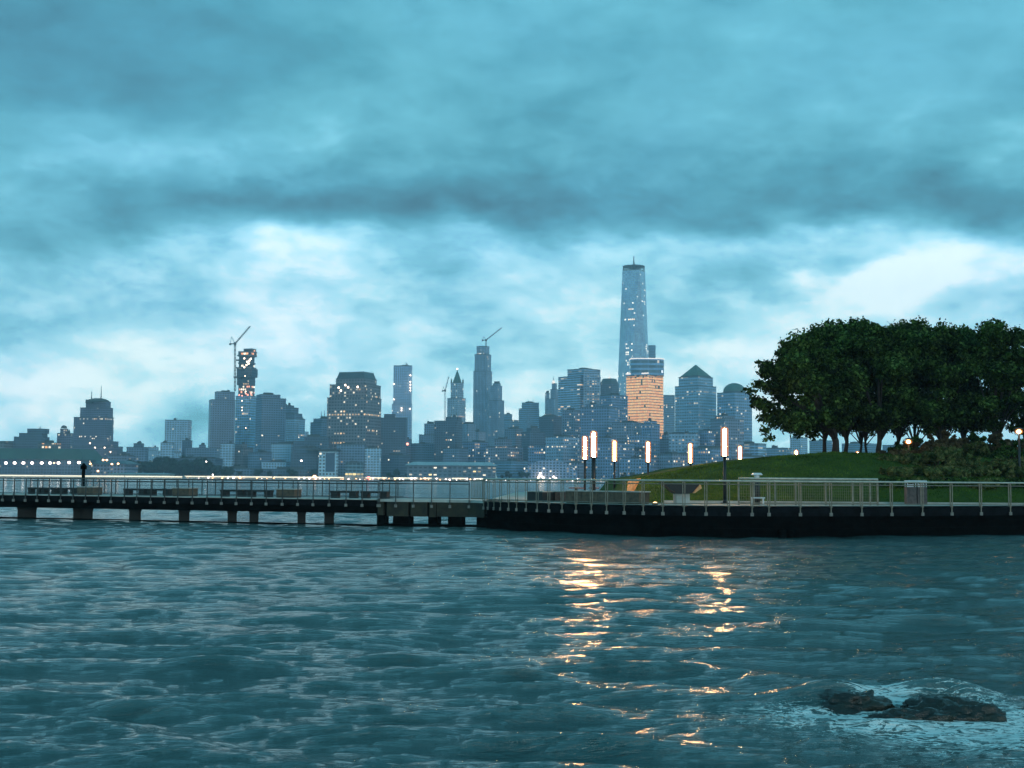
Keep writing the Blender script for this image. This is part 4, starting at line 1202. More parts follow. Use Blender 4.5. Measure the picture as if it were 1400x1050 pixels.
mb = MB(); mb.dome((cx - 6, cy, z1 - 0.5), 14, 5, 18, 5); add_part(r_, mb, 'humped_roof', M['roof'])
tower('dark slate block low in the gap left of the humped roof block', 2150, [(713, 745, 590), (720, 738, 585)], 'dark', cf=0.35)
r_, L = tower('slender tower with a glowing tip beside the long banded offices', 2950, [(745, 765, 545), (752, 763, 532), (754, 761, 524)], 'stone', cf=0.6, clutter=False)
p = zat(756.8, 522, 2950); mb = MB(); mb.tube((p.x, p.y, p.z - 4), (p.x, p.y, p.z + 3), 4, 2.2, 8); add_part(r_, mb, 'lit_cupola', W['rimglow'])
spire(r_, 756.8, 522, 514, 2950, 0.9)
tower('narrow grey tower left of the slender glowing tip tower', 3000, [(745, 751, 537)], 'stone', cf=0.99)
tower('bulky office tower with bright banded floors and a raised right half', 2600, [(763, 821, 514), (775.5, 820.5, 504)], 'bands', cf=0.48)
tower('lit right hand wing attached before the bulky banded office tower', 2560, [(797, 821, 507)], 'grid', cf=0.9, clutter=False)
r_, L = tower('dark mansard topped tower left of the tallest skyscraper', 2750, [(820, 846, 524)], 'dark', cf=0.6, clutter=False)
(cx, cy, a, b, th), z1 = L[-1]
mb = MB(); mb.prism(rot_pts(cx, cy, a * 0.98, b * 0.98, th), z1 - 0.3, z1 + 10.5, pts2=rot_pts(cx, cy, a * 0.72, b * 0.72, th)); add_part(r_, mb, 'mansard_roof', W['metalroof'])
mb = MB(); mb.tube((cx, cy, z1 + 10), (cx, cy, z1 + 15), 2.4, 1.0, 8); mb.tube((cx, cy, z1 + 15), (cx, cy, z1 + 22), 0.6, 0.2, 6); add_part(r_, mb, 'spire', W['rimglow'])

# ---- the tallest tower: square plan turning through 45 degrees
Yw = 3180
c0 = zat(866.3, 600, Yw); cx, cy = c0.x, Yw
root = empty('skyscraper', (cx, cy, GZ), 0, 'tallest tapering blue glass skyscraper with a roof ring and mast', 'skyscraper', 'towers of the far skyline')
s0 = 45.5 / F * Yw / 1.30; s1 = s0 / math.sqrt(2) * 0.98; th = R(20)
zb = zat(866, 560, Yw).z; zt = zat(866, 371, Yw).z
B0 = rot_pts(cx, cy, s0, s0, th)
mid = []
T0 = rot_pts(cx, cy, s1, s1, th + R(45))
# order: top vertices sit over mid-edges of the base
def ang(p): return math.atan2(p[1] - cy, p[0] - cx) % (2 * math.pi)
B0 = sorted(B0, key=ang); T0 = sorted(T0, key=ang)
allp = sorted([(ang(p), 'b', p) for p in B0] + [(ang(p), 't', p) for p in T0])
Bv3 = [(p[0], p[1], zb) for _, k, p in allp if k == 'b']; Tv3 = [(p[0], p[1], zt) for _, k, p in allp if k == 't']
seqk = [k for _, k, _ in allp]
mb = MB(); mb.prism(B0, GZ - 0.5, zb, 0); add_p = wparent(mb.build('tower_base', [W['wtclit']], None, uv=True), root)
for i, (an_, k, p) in enumerate(allp):
    prv = allp[i - 1]; nxt = allp[(i + 1) % 8]
    z = lambda q: zb if q[1] == 'b' else zt
    tri = [(prv[2][0], prv[2][1], z(prv)), (p[0], p[1], z((0, k))), (nxt[2][0], nxt[2][1], z(nxt))]
    mb = MB(); mb.add(tri, [(0, 1, 2)] if k == 't' and False else [(0, 1, 2)])
    if k == 't': mb.f[-1] = (0, 2, 1)
    litf = (k == 'b')
    wparent(mb.build('glass_facet', [W['wtclit'] if litf else W['wtc']], None, uv=True), root)
mb = MB(); mb.prism(rot_pts(cx, cy, s1 * 0.98, s1 * 0.98, th + R(45)), zt - 0.5, zt + 2.5); add_part(root, mb, 'roof_deck', W['metalroof'])
mb = MB(); 
for k in range(16):
    a_ = 2 * math.pi * k / 16; rr_ = s1 * 0.60
    mb.tube((cx + rr_ * math.cos(a_), cy + rr_ * math.sin(a_), zt + 2), (cx + rr_ * math.cos(a_), cy + rr_ * math.sin(a_), zt + 11), 0.8, 0.8, 5)
mb.prism([(cx + s1 * 0.63 * math.cos(t_), cy + s1 * 0.63 * math.sin(t_)) for t_ in np.linspace(0, 2 * math.pi, 25)[:-1]], zt + 10, zt + 12.5); add_part(root, mb, 'roof_ring', W['metalroof'])
spire(root, 866.6, 364, 350, Yw, 2.2, W['metalroof'], 'mast', 0.7)
mb = MB(); mb.tube((cx, cy, zt + 2), (cx, cy, zt + 18), 4.5, 3.0, 10); add_part(root, mb, 'mast_base', W['metalroof'])
tower('dark blue slab just behind the right flank of the tallest skyscraper', 3400, [(886, 896, 472)], 'teal', cf=0.99, clutter=False)

# ---- the glowing tower
Yg = 2450
r_, L = tower('glowing orange office tower with a curved glass top', Yg, [(856, 907, 513, 'gold')], 'gold', cf=0.52, clutter=False)
(cx, cy, a, b, th), z1 = L[-1]
def rounded(cx, cy, a, b, th, k=0.45, n=5):
    pts = []
    r0 = k * min(a, b)
    for qx, qy, st in ((1, 1, 0), (-1, 1, 90), (-1, -1, 180), (1, -1, 270)):
        for i in range(n + 1):
            t = R(st + 90 * i / n)
            x = qx * (a / 2 - r0) + r0 * math.cos(t); y = qy * (b / 2 - r0) + r0 * math.sin(t)
            pts.append((cx + x * math.cos(th) - y * math.sin(th), cy + x * math.sin(th) + y * math.cos(th)))
    return pts
cxu = zat(884, 500, Yg).x; au = 46 / F * Yg
z2 = zat(884, 491, Yg - 20).z
mb = MB(); mb.prism(rounded(cxu, cy, au, au * 0.8, 0, 0.3), z1 - 0.4, z2, 0, 1, smooth=False); wparent(mb.build('glass_drum', [W['goldtop'], M['roof']], None, uv=True), r_)
mb = MB(); mb.prism(rounded(cxu, cy, au * 1.02, au * 0.82, 0, 0.3), z2, z2 + 1.6); add_part(r_, mb, 'roof_rim', W['rimglow'])
mb = MB(); xa = zat(855, 510, Yg).x; xb = zat(884, 510, Yg).x; mb.prism([(xa, cy - 8), (xb, cy - b * 0.5 - 8), (xb + 4, cy - 5), (xa + 4, cy + 6)], z1 + 2.2, z1 + 4.4); add_part(r_, mb, 'terrace_rim', W['rimglow'])
mb = MB(); mb.prism([(xa + 1, cy - 7), (xb, cy - b * 0.5 - 6), (xb + 4, cy - 5), (xa + 5, cy + 5)], z1 - 0.3, z1 + 2.15); add_part(r_, mb, 'terrace_wall', W['goldtop'])
tower('plain grey blue slab between glowing tower and pyramid roofed tower', 2900, [(907, 922, 540)], 'teal', cf=0.99, clutter=False)
# ---- pyramid and dome towers
Yp = 2350
r_, L = tower('grey tower with a wide copper pyramid roof', Yp, [(923, 979.5, 527), (928, 975, 514.5)], 'wfc', cf=0.5, clutter=False)
(cx, cy, a, b, th), z1 = L[-1]
z2 = zat(951, 498.5, Yp).z
mb = MB(); mb.prism(rot_pts(cx, cy, a * 0.90, b * 0.90, th), z1 - 0.3, z1 + 1.8); add_part(r_, mb, 'cornice', W['metalroof'])
mb = MB(); mb.prism(rot_pts(cx, cy, a * 0.87, b * 0.87, th), z1 + 1.75, z2, pts2=rot_pts(cx, cy, a * 0.01, b * 0.01, th)); add_part(r_, mb, 'pyramid_roof', W['copper'])
Yd = 2280
r_, L = tower('grey tower with a broad dark dome, half hidden by the trees', Yd, [(981, 1028, 536)], 'wfcd', cf=0.42, clutter=False)
(cx, cy, a, b, th), z1 = L[-1]
cxd = zat(1004, 530, Yd).x; rd = 15.2 / F * Yd
mb = MB(); mb.tube((cxd, cy, z1 - 0.3), (cxd, cy, z1 + 2.5), rd * 1.04, rd * 1.0, 24); add_part(r_, mb, 'drum', W['metalroof'])
mb = MB(); mb.dome((cxd, cy, z1 + 2.4), rd, (536 - 522.5) / F * Yd - 2.4, 28, 8); add_part(r_, mb, 'dome', W['copper'])
# ---- mid and low blocks, right-centre
LOW = [
    ('block with dark windows left below the banded offices, behind the lamps', 2250, [(768, 795, 560)], 'fill2', 0.6),
    ('blue grey block rising right behind the paired lamps', 2150, [(793, 846, 556), (800, 822, 552)], 'fill', 0.7),
    ('dotted block at the foot of the dark mansard tower', 2300, [(820, 858, 540)], 'fill', 0.4),
    ('dark block between paired lamps and glowing tower', 2100, [(836, 880, 577)], 'fill2', 0.6),
    ('pale lit low block left of the paired lamps', 2050, [(746, 792, 596)], 'grid', 0.5),
    ('low block whose top hides the foot of the glowing tower', 2050, [(870, 892, 594), (858, 893, 612)], 'fill', 0.7),
    ('dark box block overlapping the lower right of the glowing tower', 2060, [(877, 902, 579), (880, 898, 575)], 'fill', 0.5),
    ('slate block between glowing tower and pyramid tower at mid height', 2100, [(898, 930, 600), (905, 916, 594)], 'slate', 0.5),
    ('gridded low block with a pale top at the foot of the pyramid tower', 2000, [(914, 958, 592)], 'grid', 0.8),
    ('dark low slab right of the gridded block', 2020, [(955, 978, 588)], 'fill', 0.5),
    ('block under the dome tower behind the tall front lamp', 2040, [(972, 1016, 572), (978, 1004, 568)], 'fill2', 0.35),
    ('pale low block right of the front lamp behind the mound', 2050, [(1010, 1048, 606)], 'bands', 0.6),
    ('long low lit terminal behind the mound crest', 1960, [(1004, 1062, 624)], 'bands', 0.99),
    ('low grey block under the tree overhang', 2300, [(1046, 1082, 612)], 'teal', 0.7),
    ('pale slim tower seen under the tree crowns left of the trunks', 2600, [(1080, 1104, 598)], 'pale', 0.5),
    ('pale low tower seen between the tree trunks', 2500, [(1106, 1140, 602)], 'teal', 0.6),
    ('low distant block seen right of the stout trunk', 2500, [(1150, 1200, 606)], 'teal', 0.6),
    ('low block low behind the globe lamp', 2500, [(1205, 1290, 608)], 'teal', 0.6),
    ('lit low quarter block right behind the long ferry shed', 2150, [(632, 668, 604)], 'fill', 0.5),
    ('tinted low block right of centre below the faint blue tower', 2100, [(664, 715, 610), (676, 700, 600)], 'fill2', 0.6),
    ('teal low block on the water just right of the ferry shed', 1990, [(676, 722, 630)], 'teal', 0.5),
    ('dark blue mid block behind the rounded grey tower', 2400, [(690, 715, 586)], 'slate', 0.6),
    ('wide dotted block behind the curved pale mound building', 2080, [(722, 778, 608)], 'fill', 0.6),
    ('dark low block at the water left of the paired lamps', 1980, [(770, 800, 632)], 'fill2', 0.7),
    ('broad dotted block behind the single middle lamp', 2000, [(800, 868, 604), (812, 842, 598)], 'fill', 0.6),
    ('low dotted block between the two middle lamps', 1970, [(846, 904, 626)], 'fill', 0.7),
    ('low dotted block left of the lamp half hidden by the mound', 1965, [(898, 944, 620)], 'fill2', 0.4),
    ('low dotted block directly below the pyramid tower near the mound', 1975, [(936, 1000, 612)], 'fill', 0.5),
    ('grey slab left below the two step dark blue slab', 2350, [(640, 664, 590)], 'stone', 0.6),
    ('blocky slab under the ornate pyramid topped tower, right part', 2120, [(606, 640, 612)], 'slate', 0.6),
    ('slate low block left of the ferry shed', 2020, [(520, 560, 622)], 'dark', 0.7),
    ('hazy grey block above the ferry shed roof at its left', 2250, [(562, 594, 606)], 'slate', 0.5),
    ('low block left of the recessed stone block behind shore trees', 2050, [(340, 372, 618)], 'slate', 0.6),
    ('pale low warehouse among the shore trees below the broad slab', 2000, [(360, 398, 631)], 'pale', 0.9),
    ('brownish block at the foot of the tower under construction', 2080, [(318, 346, 612), (322, 338, 607)], 'brown', 0.6),
    ('pale chimney like block below the slab tower left of construction', 2060, [(303, 320, 606)], 'pale', 0.99),
    ('low roofs right of the broad slab, pale and wide', 2120, [(372, 408, 606)], 'pale', 0.8),
    ('dark low warehouse on the shore below the lone pale tower', 1960, [(232, 300, 626)], 'dark', 0.99),
    ('grey waterfront shed below the stepped grey tower', 1945, [(300, 350, 640)], 'slate', 0.99),
    ('dark waterfront shed left of the recessed stone block', 1945, [(350, 425, 641)], 'dark', 0.99),
    ('low pale lit block right of the big antenna tower', 2120, [(150, 182, 622)], 'fill2', 0.9),
]
for lb, Y, tr, mt, cf in LOW:
    tower(lb, Y, tr, mt, 'apartment block', 'apartment_block', cf=cf, group='mid height blocks along the far shore')

# ferry shed
def box_thing(name, label, cat, x0, x1, yt, yb, Y, dep, mat, roofy=None, roofmat=None):
    a = zat(x0, yt, Y); b = zat(x1, yt, Y); zb_ = 0.2 if yb is None else zat(x0, yb, Y).z
    root = empty(name, ((a.x + b.x) / 2, Y, GZ), 0, label, cat)
    mb = MB(); mb.prism([(a.x, Y), (b.x, Y), (b.x, Y + dep), (a.x, Y + dep)], zb_, a.z, 0, 1); wparent(mb.build('hall', [mat, M['roof']], None, uv=True), root)
    if roofy is not None:
        zr = zat(x0, roofy, Y).z
        mb = MB(); mb.prism([(a.x - 3, Y - 3), (b.x + 3, Y - 3), (b.x + 3, Y + dep + 3), (a.x - 3, Y + dep + 3)], a.z + 0.02, zr, pts2=[(a.x + 8, Y + 14), (b.x - 8, Y + 14), (b.x - 8, Y + dep - 10), (a.x + 8, Y + dep - 10)])
        wparent(mb.build('roof', roofmat), root)
    return root
box_thing('ferry_shed', 'long low ferry shed with a pale roof and yellow lit windows', 'shed', 556, 678, 636, None, 1880, 50, W['shed'], 631, W['paleroof'])
box_thing('ferry_shed', 'long green roofed pier shed on the left bank behind the white lamps', 'shed', -60, 112, 627, None, 1760, 90, W['dark'], 612, surf('green_shed_roof', (0.07, 0.12, 0.10), 0.7, 0.2, 0.05))
box_thing('ferry_shed', 'low dark pier shed right of the row of white lamps', 'shed', 112, 172, 634, None, 1800, 60, W['fill2'], 629, W['metalroof'])
box_thing('boat_shed', 'pale teal boat shed low on the water behind the left pier', 'shed', 148, 231, 647.5, None, 1700, 30, surf('boat_shed_wall', (0.42, 0.52, 0.50), 0.7, 0.2, 0.1), 646.3, W['paleroof'])
# curved low building with a pale vault
p = zat(752, 640, 1930)
root = empty('vaulted_hall', (p.x, 1930, GZ), 0, 'low pale vaulted hall on the shore left of the paired lamps', 'hall')
za = zat(752, 628.5, 1930).z
wv = 38 / F * 1930; vs = []; fs = []
for i in range(17):
    t = math.pi * i / 16
    for yy in (0, 40): vs.append((p.x - wv * math.cos(t), 1930 + yy, 1.8 + (za - 1.8) * math.sin(t) ** 0.8))
for i in range(16): fs.append((2 * i, 2 * i + 2, 2 * i + 3, 2 * i + 1))
fs.append(tuple(2 * i for i in range(17))[::-1]); fs.append(tuple(2 * i + 1 for i in range(17)))
mb = MB(); mb.add(vs, fs); wparent(mb.build('vault', facade('facade_vault', (0.22, 0.22, 0.24), p=0.05, cw=5, ch=4, seed=31, S=1.5), None, uv=True), root)
lights(root, [(739, 647), (738, 650), (741, 652), (736, 653), (743, 653), (757, 652), (760, 654), (752, 655)], 1925, 1.6, 'dot', 'forecourt_lamp')

# ---- promenade wall with its strip of light and lamps
a = at(-80, 1698, 0); b = at(250, 1698, 0)
def promenade(x0, x1, Y, label, zt_, gaps, sy=0.0):
    a = at(x0, Y, 0); b = at(x1, Y, 0)
    root = empty('promenade', ((a.x + b.x) / 2, Y, 0), 0, label, 'promenade')
    mb = MB(); mb.box(a.x, b.x, Y, Y + 14, -2, zt_); wparent(mb.build('sea_wall', M['stone']), root)
    for (g0, g1) in gaps:
        p = at(g0, Y, 0); q = at(g1, Y, 0)
        mb = MB(); mb.box(p.x, q.x, Y - 0.5, Y - 0.05, zt_ - 1.7, zt_ - 0.1); wparent(mb.build('light_strip', M['strip']), root)
    return root
promenade(-90, 250, 1690, 'long promenade wall with an unbroken strip of yellow white light at the left', 2.9, [(-88, 60), (61, 170), (171, 249)])
promenade(251, 640, 1870, 'promenade wall with broken strips of light below the central towers', 3.4, [(252, 330), (331, 372), (374, 428), (430, 470), (500, 529), (538, 571), (578, 590), (618, 640)])
promenade(641, 930, 1872, 'promenade wall with patchy light right of the ferry shed', 3.2, [(648, 662), (666, 700), (703, 722), (728, 770), (775, 792), (796, 838), (842, 858)])
k = 0
rgl = random.Random(3)
def lamp(px, py, Y, r, mat, label, group, name='street_lamp', pole=True):
    p = zat(px, py, Y)
    root = empty(name, (p.x, p.y, GZ), 0, label, 'street lamp', group)
    if pole:
        mb = MB(); mb.tube((0, 0, -2.0), (0, 0, p.z - GZ), 0.16, 0.12, 6); mb.build('pole', M['steel_dark'], root)
    mb = MB(); mb.dome((0, 0, p.z - GZ), r, r * 0.8, 10, 5, full=True); mb.build('lamp_head', mat, root)
ordw = ['first', 'second', 'third', 'fourth', 'fifth', 'sixth', 'seventh', 'eighth', 'ninth']
for i, px in enumerate([8, 20, 32, 44, 57, 68.5, 80, 94.5, 108]):
    lamp(px, 633 - (0.6 if i > 6 else 0), 1735, 2.1, M['far_white'], f'bright white lamp before the green shed, {ordw[i]} from the left', 'row of bright white lamps on the left bank')
for i, (px, py, lb) in enumerate([(123.5, 634, 'orange lamp just right of the white lamp row'), (141, 629, 'left of two high orange lamps over the low dark shed'), (146, 629, 'right of two high orange lamps over the low dark shed'),
                                  (153, 634.5, 'left of two orange lamps at the right end of the low dark shed'), (161.5, 634, 'right of two orange lamps at the right end of the low dark shed'), (134, 644, 'low orange lamp near the water below the dark shed'), (74, 633, 'dim orange lamp wedged among the white lamps')]):
    lamp(px, py, 1745, 1.5 if i != 6 else 1.1, M['far_warm'], lb, 'orange lamps on the left bank')
for i in range(92):
    px = 236 + i * 6.9 + rgl.uniform(-2.5, 2.5)
    if px > 862: break
    lamp(px, 655.4 - rgl.uniform(0, 2.4) + (px - 240) * 0.003, 1868, rgl.uniform(0.6, 1.25), rgl.choice([M['far_white'], M['far_warm'], M['far_warm'], M['far_white']]), 'tiny lamp among many along the distant waterfront promenade', 'tiny promenade lamps along the far shore')
for (px, py, lb, mt, r0) in [(430, 651.5, 'strong orange lamp by the recessed stone block', 'far_warm', 2.6), (504, 653, 'red lamp at the foot of the pale gridded block', 'red', 2.0), (412, 630, 'pale pink lamp over the dark waterfront shed', 'far_white', 1.6),
                           (282, 631, 'small white lamp among the shore trees', 'far_white', 1.1), (291, 649, 'small white lamp near the water right of the boat shed', 'far_white', 1.2), (328, 653, 'orange lamp pair left of the waterfront sheds', 'far_warm', 1.8)]:
    lamp(px, py, 1866, r0, M[mt], lb, 'single lamps on the far waterfront')

# ---- far trees on the shore
def far_tree_mesh(seed):
    rg = np.random.default_rng(seed); cs = []; rs = []
    for k in range(12):
        q = rg.normal(size=3); q /= np.linalg.norm(q); cs.append((q[0] * 3.6, q[1] * 3.2, 7.2 + q[2] * 2.8)); rs.append(rg.uniform(1.6, 2.8))
    n = 900
    cs = np.array(cs); rs = np.array(rs)
    ci = rg.integers(0, len(cs), n); d = rg.normal(size=(n, 3)); d /= np.linalg.norm(d, axis=1)[:, None]
    p = cs[ci] + d * (rs[ci] * rg.uniform(0.5, 1.05, n))[:, None]
    a = rg.normal(size=(n, 3)); u = np.cross(d, a); u /= np.linalg.norm(u, axis=1)[:, None]; v = np.cross(d, u)
    s = rg.uniform(0.35, 0.8, n)[:, None]
    V = np.stack([p - u * s, p + v * s * .8, p + u * s, p - v * s * .8], 1).reshape(-1, 3)
    return V
protos = []
for s_ in range(4):
    root = empty('shore_tree', (0, 0, 0), 0, 'dark rounded tree in the belt along the distant shore', 'tree', 'belt of trees along the far shore')
    V = far_tree_mesh(50 + s_); np_mesh('crown', V, np.arange(len(V)).reshape(-1, 4), M['leaf_far'], root)
    mb = MB(); mb.path([(0, 0, -0.5), (0.1, 0, 3), (0, 0.1, 7)], [0.45, 0.35, 0.15], 6); mb.build('trunk', M['bark'], root)
    protos.append(root)
rg_ = random.Random(9); cnt = 0
belt = [(172, 236, 16, 634), (200, 300, 22, 628), (236, 330, 20, 640), (300, 400, 22, 645), (380, 432, 10, 646), (520, 560, 7, 646), (0, 110, 14, 641), (110, 180, 10, 645), (678, 730, 8, 648), (600, 700, 0, 648), (850, 1000, 16, 650)]
for (x0, x1, n_, yt) in belt:
    for k in range(n_):
        px = rg_.uniform(x0, x1); Y = rg_.uniform(1893, 1985) if x0 > 170 or x0 == 200 else rg_.uniform(1893, 1940)
        if x0 < 170: Y = rg_.uniform(1893, 1940)
        top = zat(px, yt + rg_.uniform(-5, 5), Y).z - GZ
        sc = max(0.55, top / 11.0)
        o = protos[cnt] if cnt < 4 else copy_tree(protos[cnt % 4])
        cnt += 1
        p = at(px, Y, GZ)
        o.location = (p.x, Y, GZ - 0.1); o.scale = (sc * rg_.uniform(0.85, 1.2), sc, sc); o.rotation_euler = (0, 0, rg_.uniform(0, 6.28))

# ---- sailboat
p = at(677, 1750, 0)
root = empty('sailboat', (p.x, p.y, 0), R(15), 'tiny white sailboat on the far water right of the ferry shed', 'sailboat')
mb = MB(); sec = [(-5, 0.2, 1.1), (-3, 1.2, 1.0), (0, 1.5, 0.95), (3, 1.3, 1.0), (4.6, 0.9, 1.1)]
vs = []; fs = []
for (x, hw, zt_) in sec: vs += [(x, -hw, zt_), (x, 0, -0.5), (x, hw, zt_)]
for i in range(4):
    for q in (0, 1): fs.append((3 * i + q, 3 * i + q + 1, 3 * i + q + 4, 3 * i + q + 3))
    fs.append((3 * i + 2, 3 * i, 3 * i + 3, 3 * i + 5))
fs.append((0, 2, 1)); fs.append((12, 13, 14)); mb.add(vs, fs); mb.build('hull', M['white_metal'], root)
mb = MB(); mb.tube((0.4, 0, 0.9), (0.4, 0, 12), 0.12, 0.07, 6); mb.build('mast', M['white_metal'], root)
mb = MB(); vs = [(0.5, 0, 1.8), (4.2, 0.5, 1.8), (2.6, 0.55, 5), (0.5, 0, 11.5), (1.3, 0.4, 7.5)]; mb.add(vs, [(0, 1, 2, 4, 3)]); mb.add([(x, y + 0.05, z) for x, y, z in vs], [(3, 4, 2, 1, 0)]); mb.build('sail', surf('sailcloth', (0.75, 0.75, 0.72), 0.8, 0.1, 1.0), root)

# ------------------------------------------------------------------ mound
def mound_h(X, Y):
    cx = np.array([-50, 7.4, 8.1, 10.0, 12.7, 15.0, 17.5, 20.5, 24, 32, 60]); cz = np.array([0, 0, 1.30, 1.62, 2.15, 2.5, 2.85, 3.1, 3.16, 3.1, 3.0])
    crest = np.interp(X, cx, cz)
    y0 = 74.6 + np.clip((X - 20) * 0.06, 0, 3) ; y1 = 88.0
    a = np.clip((Y - y0) / (y1 - y0), 0, 1); b = np.clip((122 - Y) / 12, 0, 1)
    s = lambda t: t * t * (3 - 2 * t)
    # near the tip the bank is steep
    return crest * (1 - (1 - a) ** 1.9) * s(b) * (1 + 0.02 * np.sin(X * 1.1) * np.sin(Y * 0.7)) + 0.0


def make_mound():
    xs = np.concatenate([np.linspace(7.5, 30, 110), np.linspace(30.5, 62, 50)]); ys = np.concatenate([np.linspace(74.4, 92, 70), np.linspace(92.5, 122.5, 50)])
    X, Y = np.meshgrid(xs, ys)
    H = mound_h(X, Y)
    Z = DZK + 0.012 + H + np.where(H > 0.05, rng.normal(0, 0.012, X.shape), 0)
    # skirt at left
    V = np.stack([X, Y, Z], -1).reshape(-1, 3)
    nr, nc = X.shape; idx = np.arange(nr * nc).reshape(nr, nc)
    Q = np.stack([idx[:-1, :-1], idx[:-1, 1:], idx[1:, 1:], idx[1:, :-1]], -1).reshape(-1, 4)
    mt = surf('mound_turf', (0.050, 0.084, 0.013), 0.95, 0.5, 1.2, bump=0.05, bscale=12, col2=(0.028, 0.058, 0.009), spec=0.1)
    tag(np_mesh('grass_mound', V, Q, mt, smooth=True), kind='structure')
    # grass tufts
    N = 42000
    x = rng.uniform(7.8, 40, N); y = 74.6 + (rng.uniform(0, 1, N) ** 1.2) * 17
    h = mound_h(x, y); k = h > 0.03; x, y, h = x[k], y[k], h[k]; n = len(x)
    ang = rng.uniform(0, math.pi, n); ln = rng.uniform(0.05, 0.13, n); wd = rng.uniform(0.012, 0.03, n)
    z = DZK + h; lean = rng.normal(0, 0.04, (n, 2))
    V = np.zeros((n, 3, 3))
    V[:, 0] = np.stack([x - np.cos(ang) * wd, y - np.sin(ang) * wd, z], 1)
    V[:, 1] = np.stack([x + np.cos(ang) * wd, y + np.sin(ang) * wd, z], 1)
    V[:, 2] = np.stack([x + lean[:, 0], y + lean[:, 1], z + ln], 1)
    o = np_mesh('grass', V.reshape(-1, 3), np.arange(n * 3).reshape(-1, 3), leaf_mat('grass_blades', (0.03, 0.065, 0.009), (0.055, 0.10, 0.014), (0.09, 0.14, 0.025)))
    tag(o, 'short dark green grass covering the mound', 'grass', kind='stuff')
    # kerb path at the foot
    mb = MB()
    prev = None
    pts = [(x_, 74.25 + max(0, min(3, (x_ - 20) * 0.06))) for x_ in np.linspace(8.6, 60, 40)]
    for (a, b) in zip(pts[:-1], pts[1:]):
        mb.bar((a[0], a[1], DZK + 0.07), (b[0], b[1], DZK + 0.07), 0.18, 0.14)
    tag(mb.build('kerb', M['stone']), kind='structure')


make_mound()


def leaf_cloud(centres, radii, n, size, flat=0.8, shell=0.55, droop=0.0, elong=1.6, rg=rng):
    """n leaf quads scattered through a set of leaf clumps; returns V,F"""
    centres = np.asarray(centres, float); radii = np.asarray(radii, float)
    wgt = radii ** 2.2; wgt /= wgt.sum()
    ci = rg.choice(len(centres), n, p=wgt)
    d = rg.normal(size=(n, 3)); d /= np.linalg.norm(d, axis=1)[:, None]
    rad = (shell + (1 - shell) * rg.uniform(0, 1, n)) * (0.82 + 0.3 * rg.uniform(0, 1, n) ** 3)
    # ragged: modulate radius per direction sector
    p = centres[ci] + d * (radii[ci] * rad)[:, None] * np.array([1, 1, flat])
    s = size * rg.uniform(0.6, 1.35, n)
    a = rg.normal(size=(n, 3)); a /= np.linalg.norm(a, axis=1)[:, None]
    nrm = d + rg.normal(0, 0.7, (n, 3)); nrm /= np.linalg.norm(nrm, axis=1)[:, None]
    u = np.cross(nrm, a); u /= np.linalg.norm(u, axis=1)[:, None]
    v = np.cross(nrm, u)
    u = u * (s * elong / 2)[:, None]; v = v * (s / 2)[:, None]
    V = np.stack([p - u, p + v * 0.9, p + u, p - v * 0.9], 1)
    return V.reshape(-1, 3), np.arange(n * 4).reshape(-1, 4)


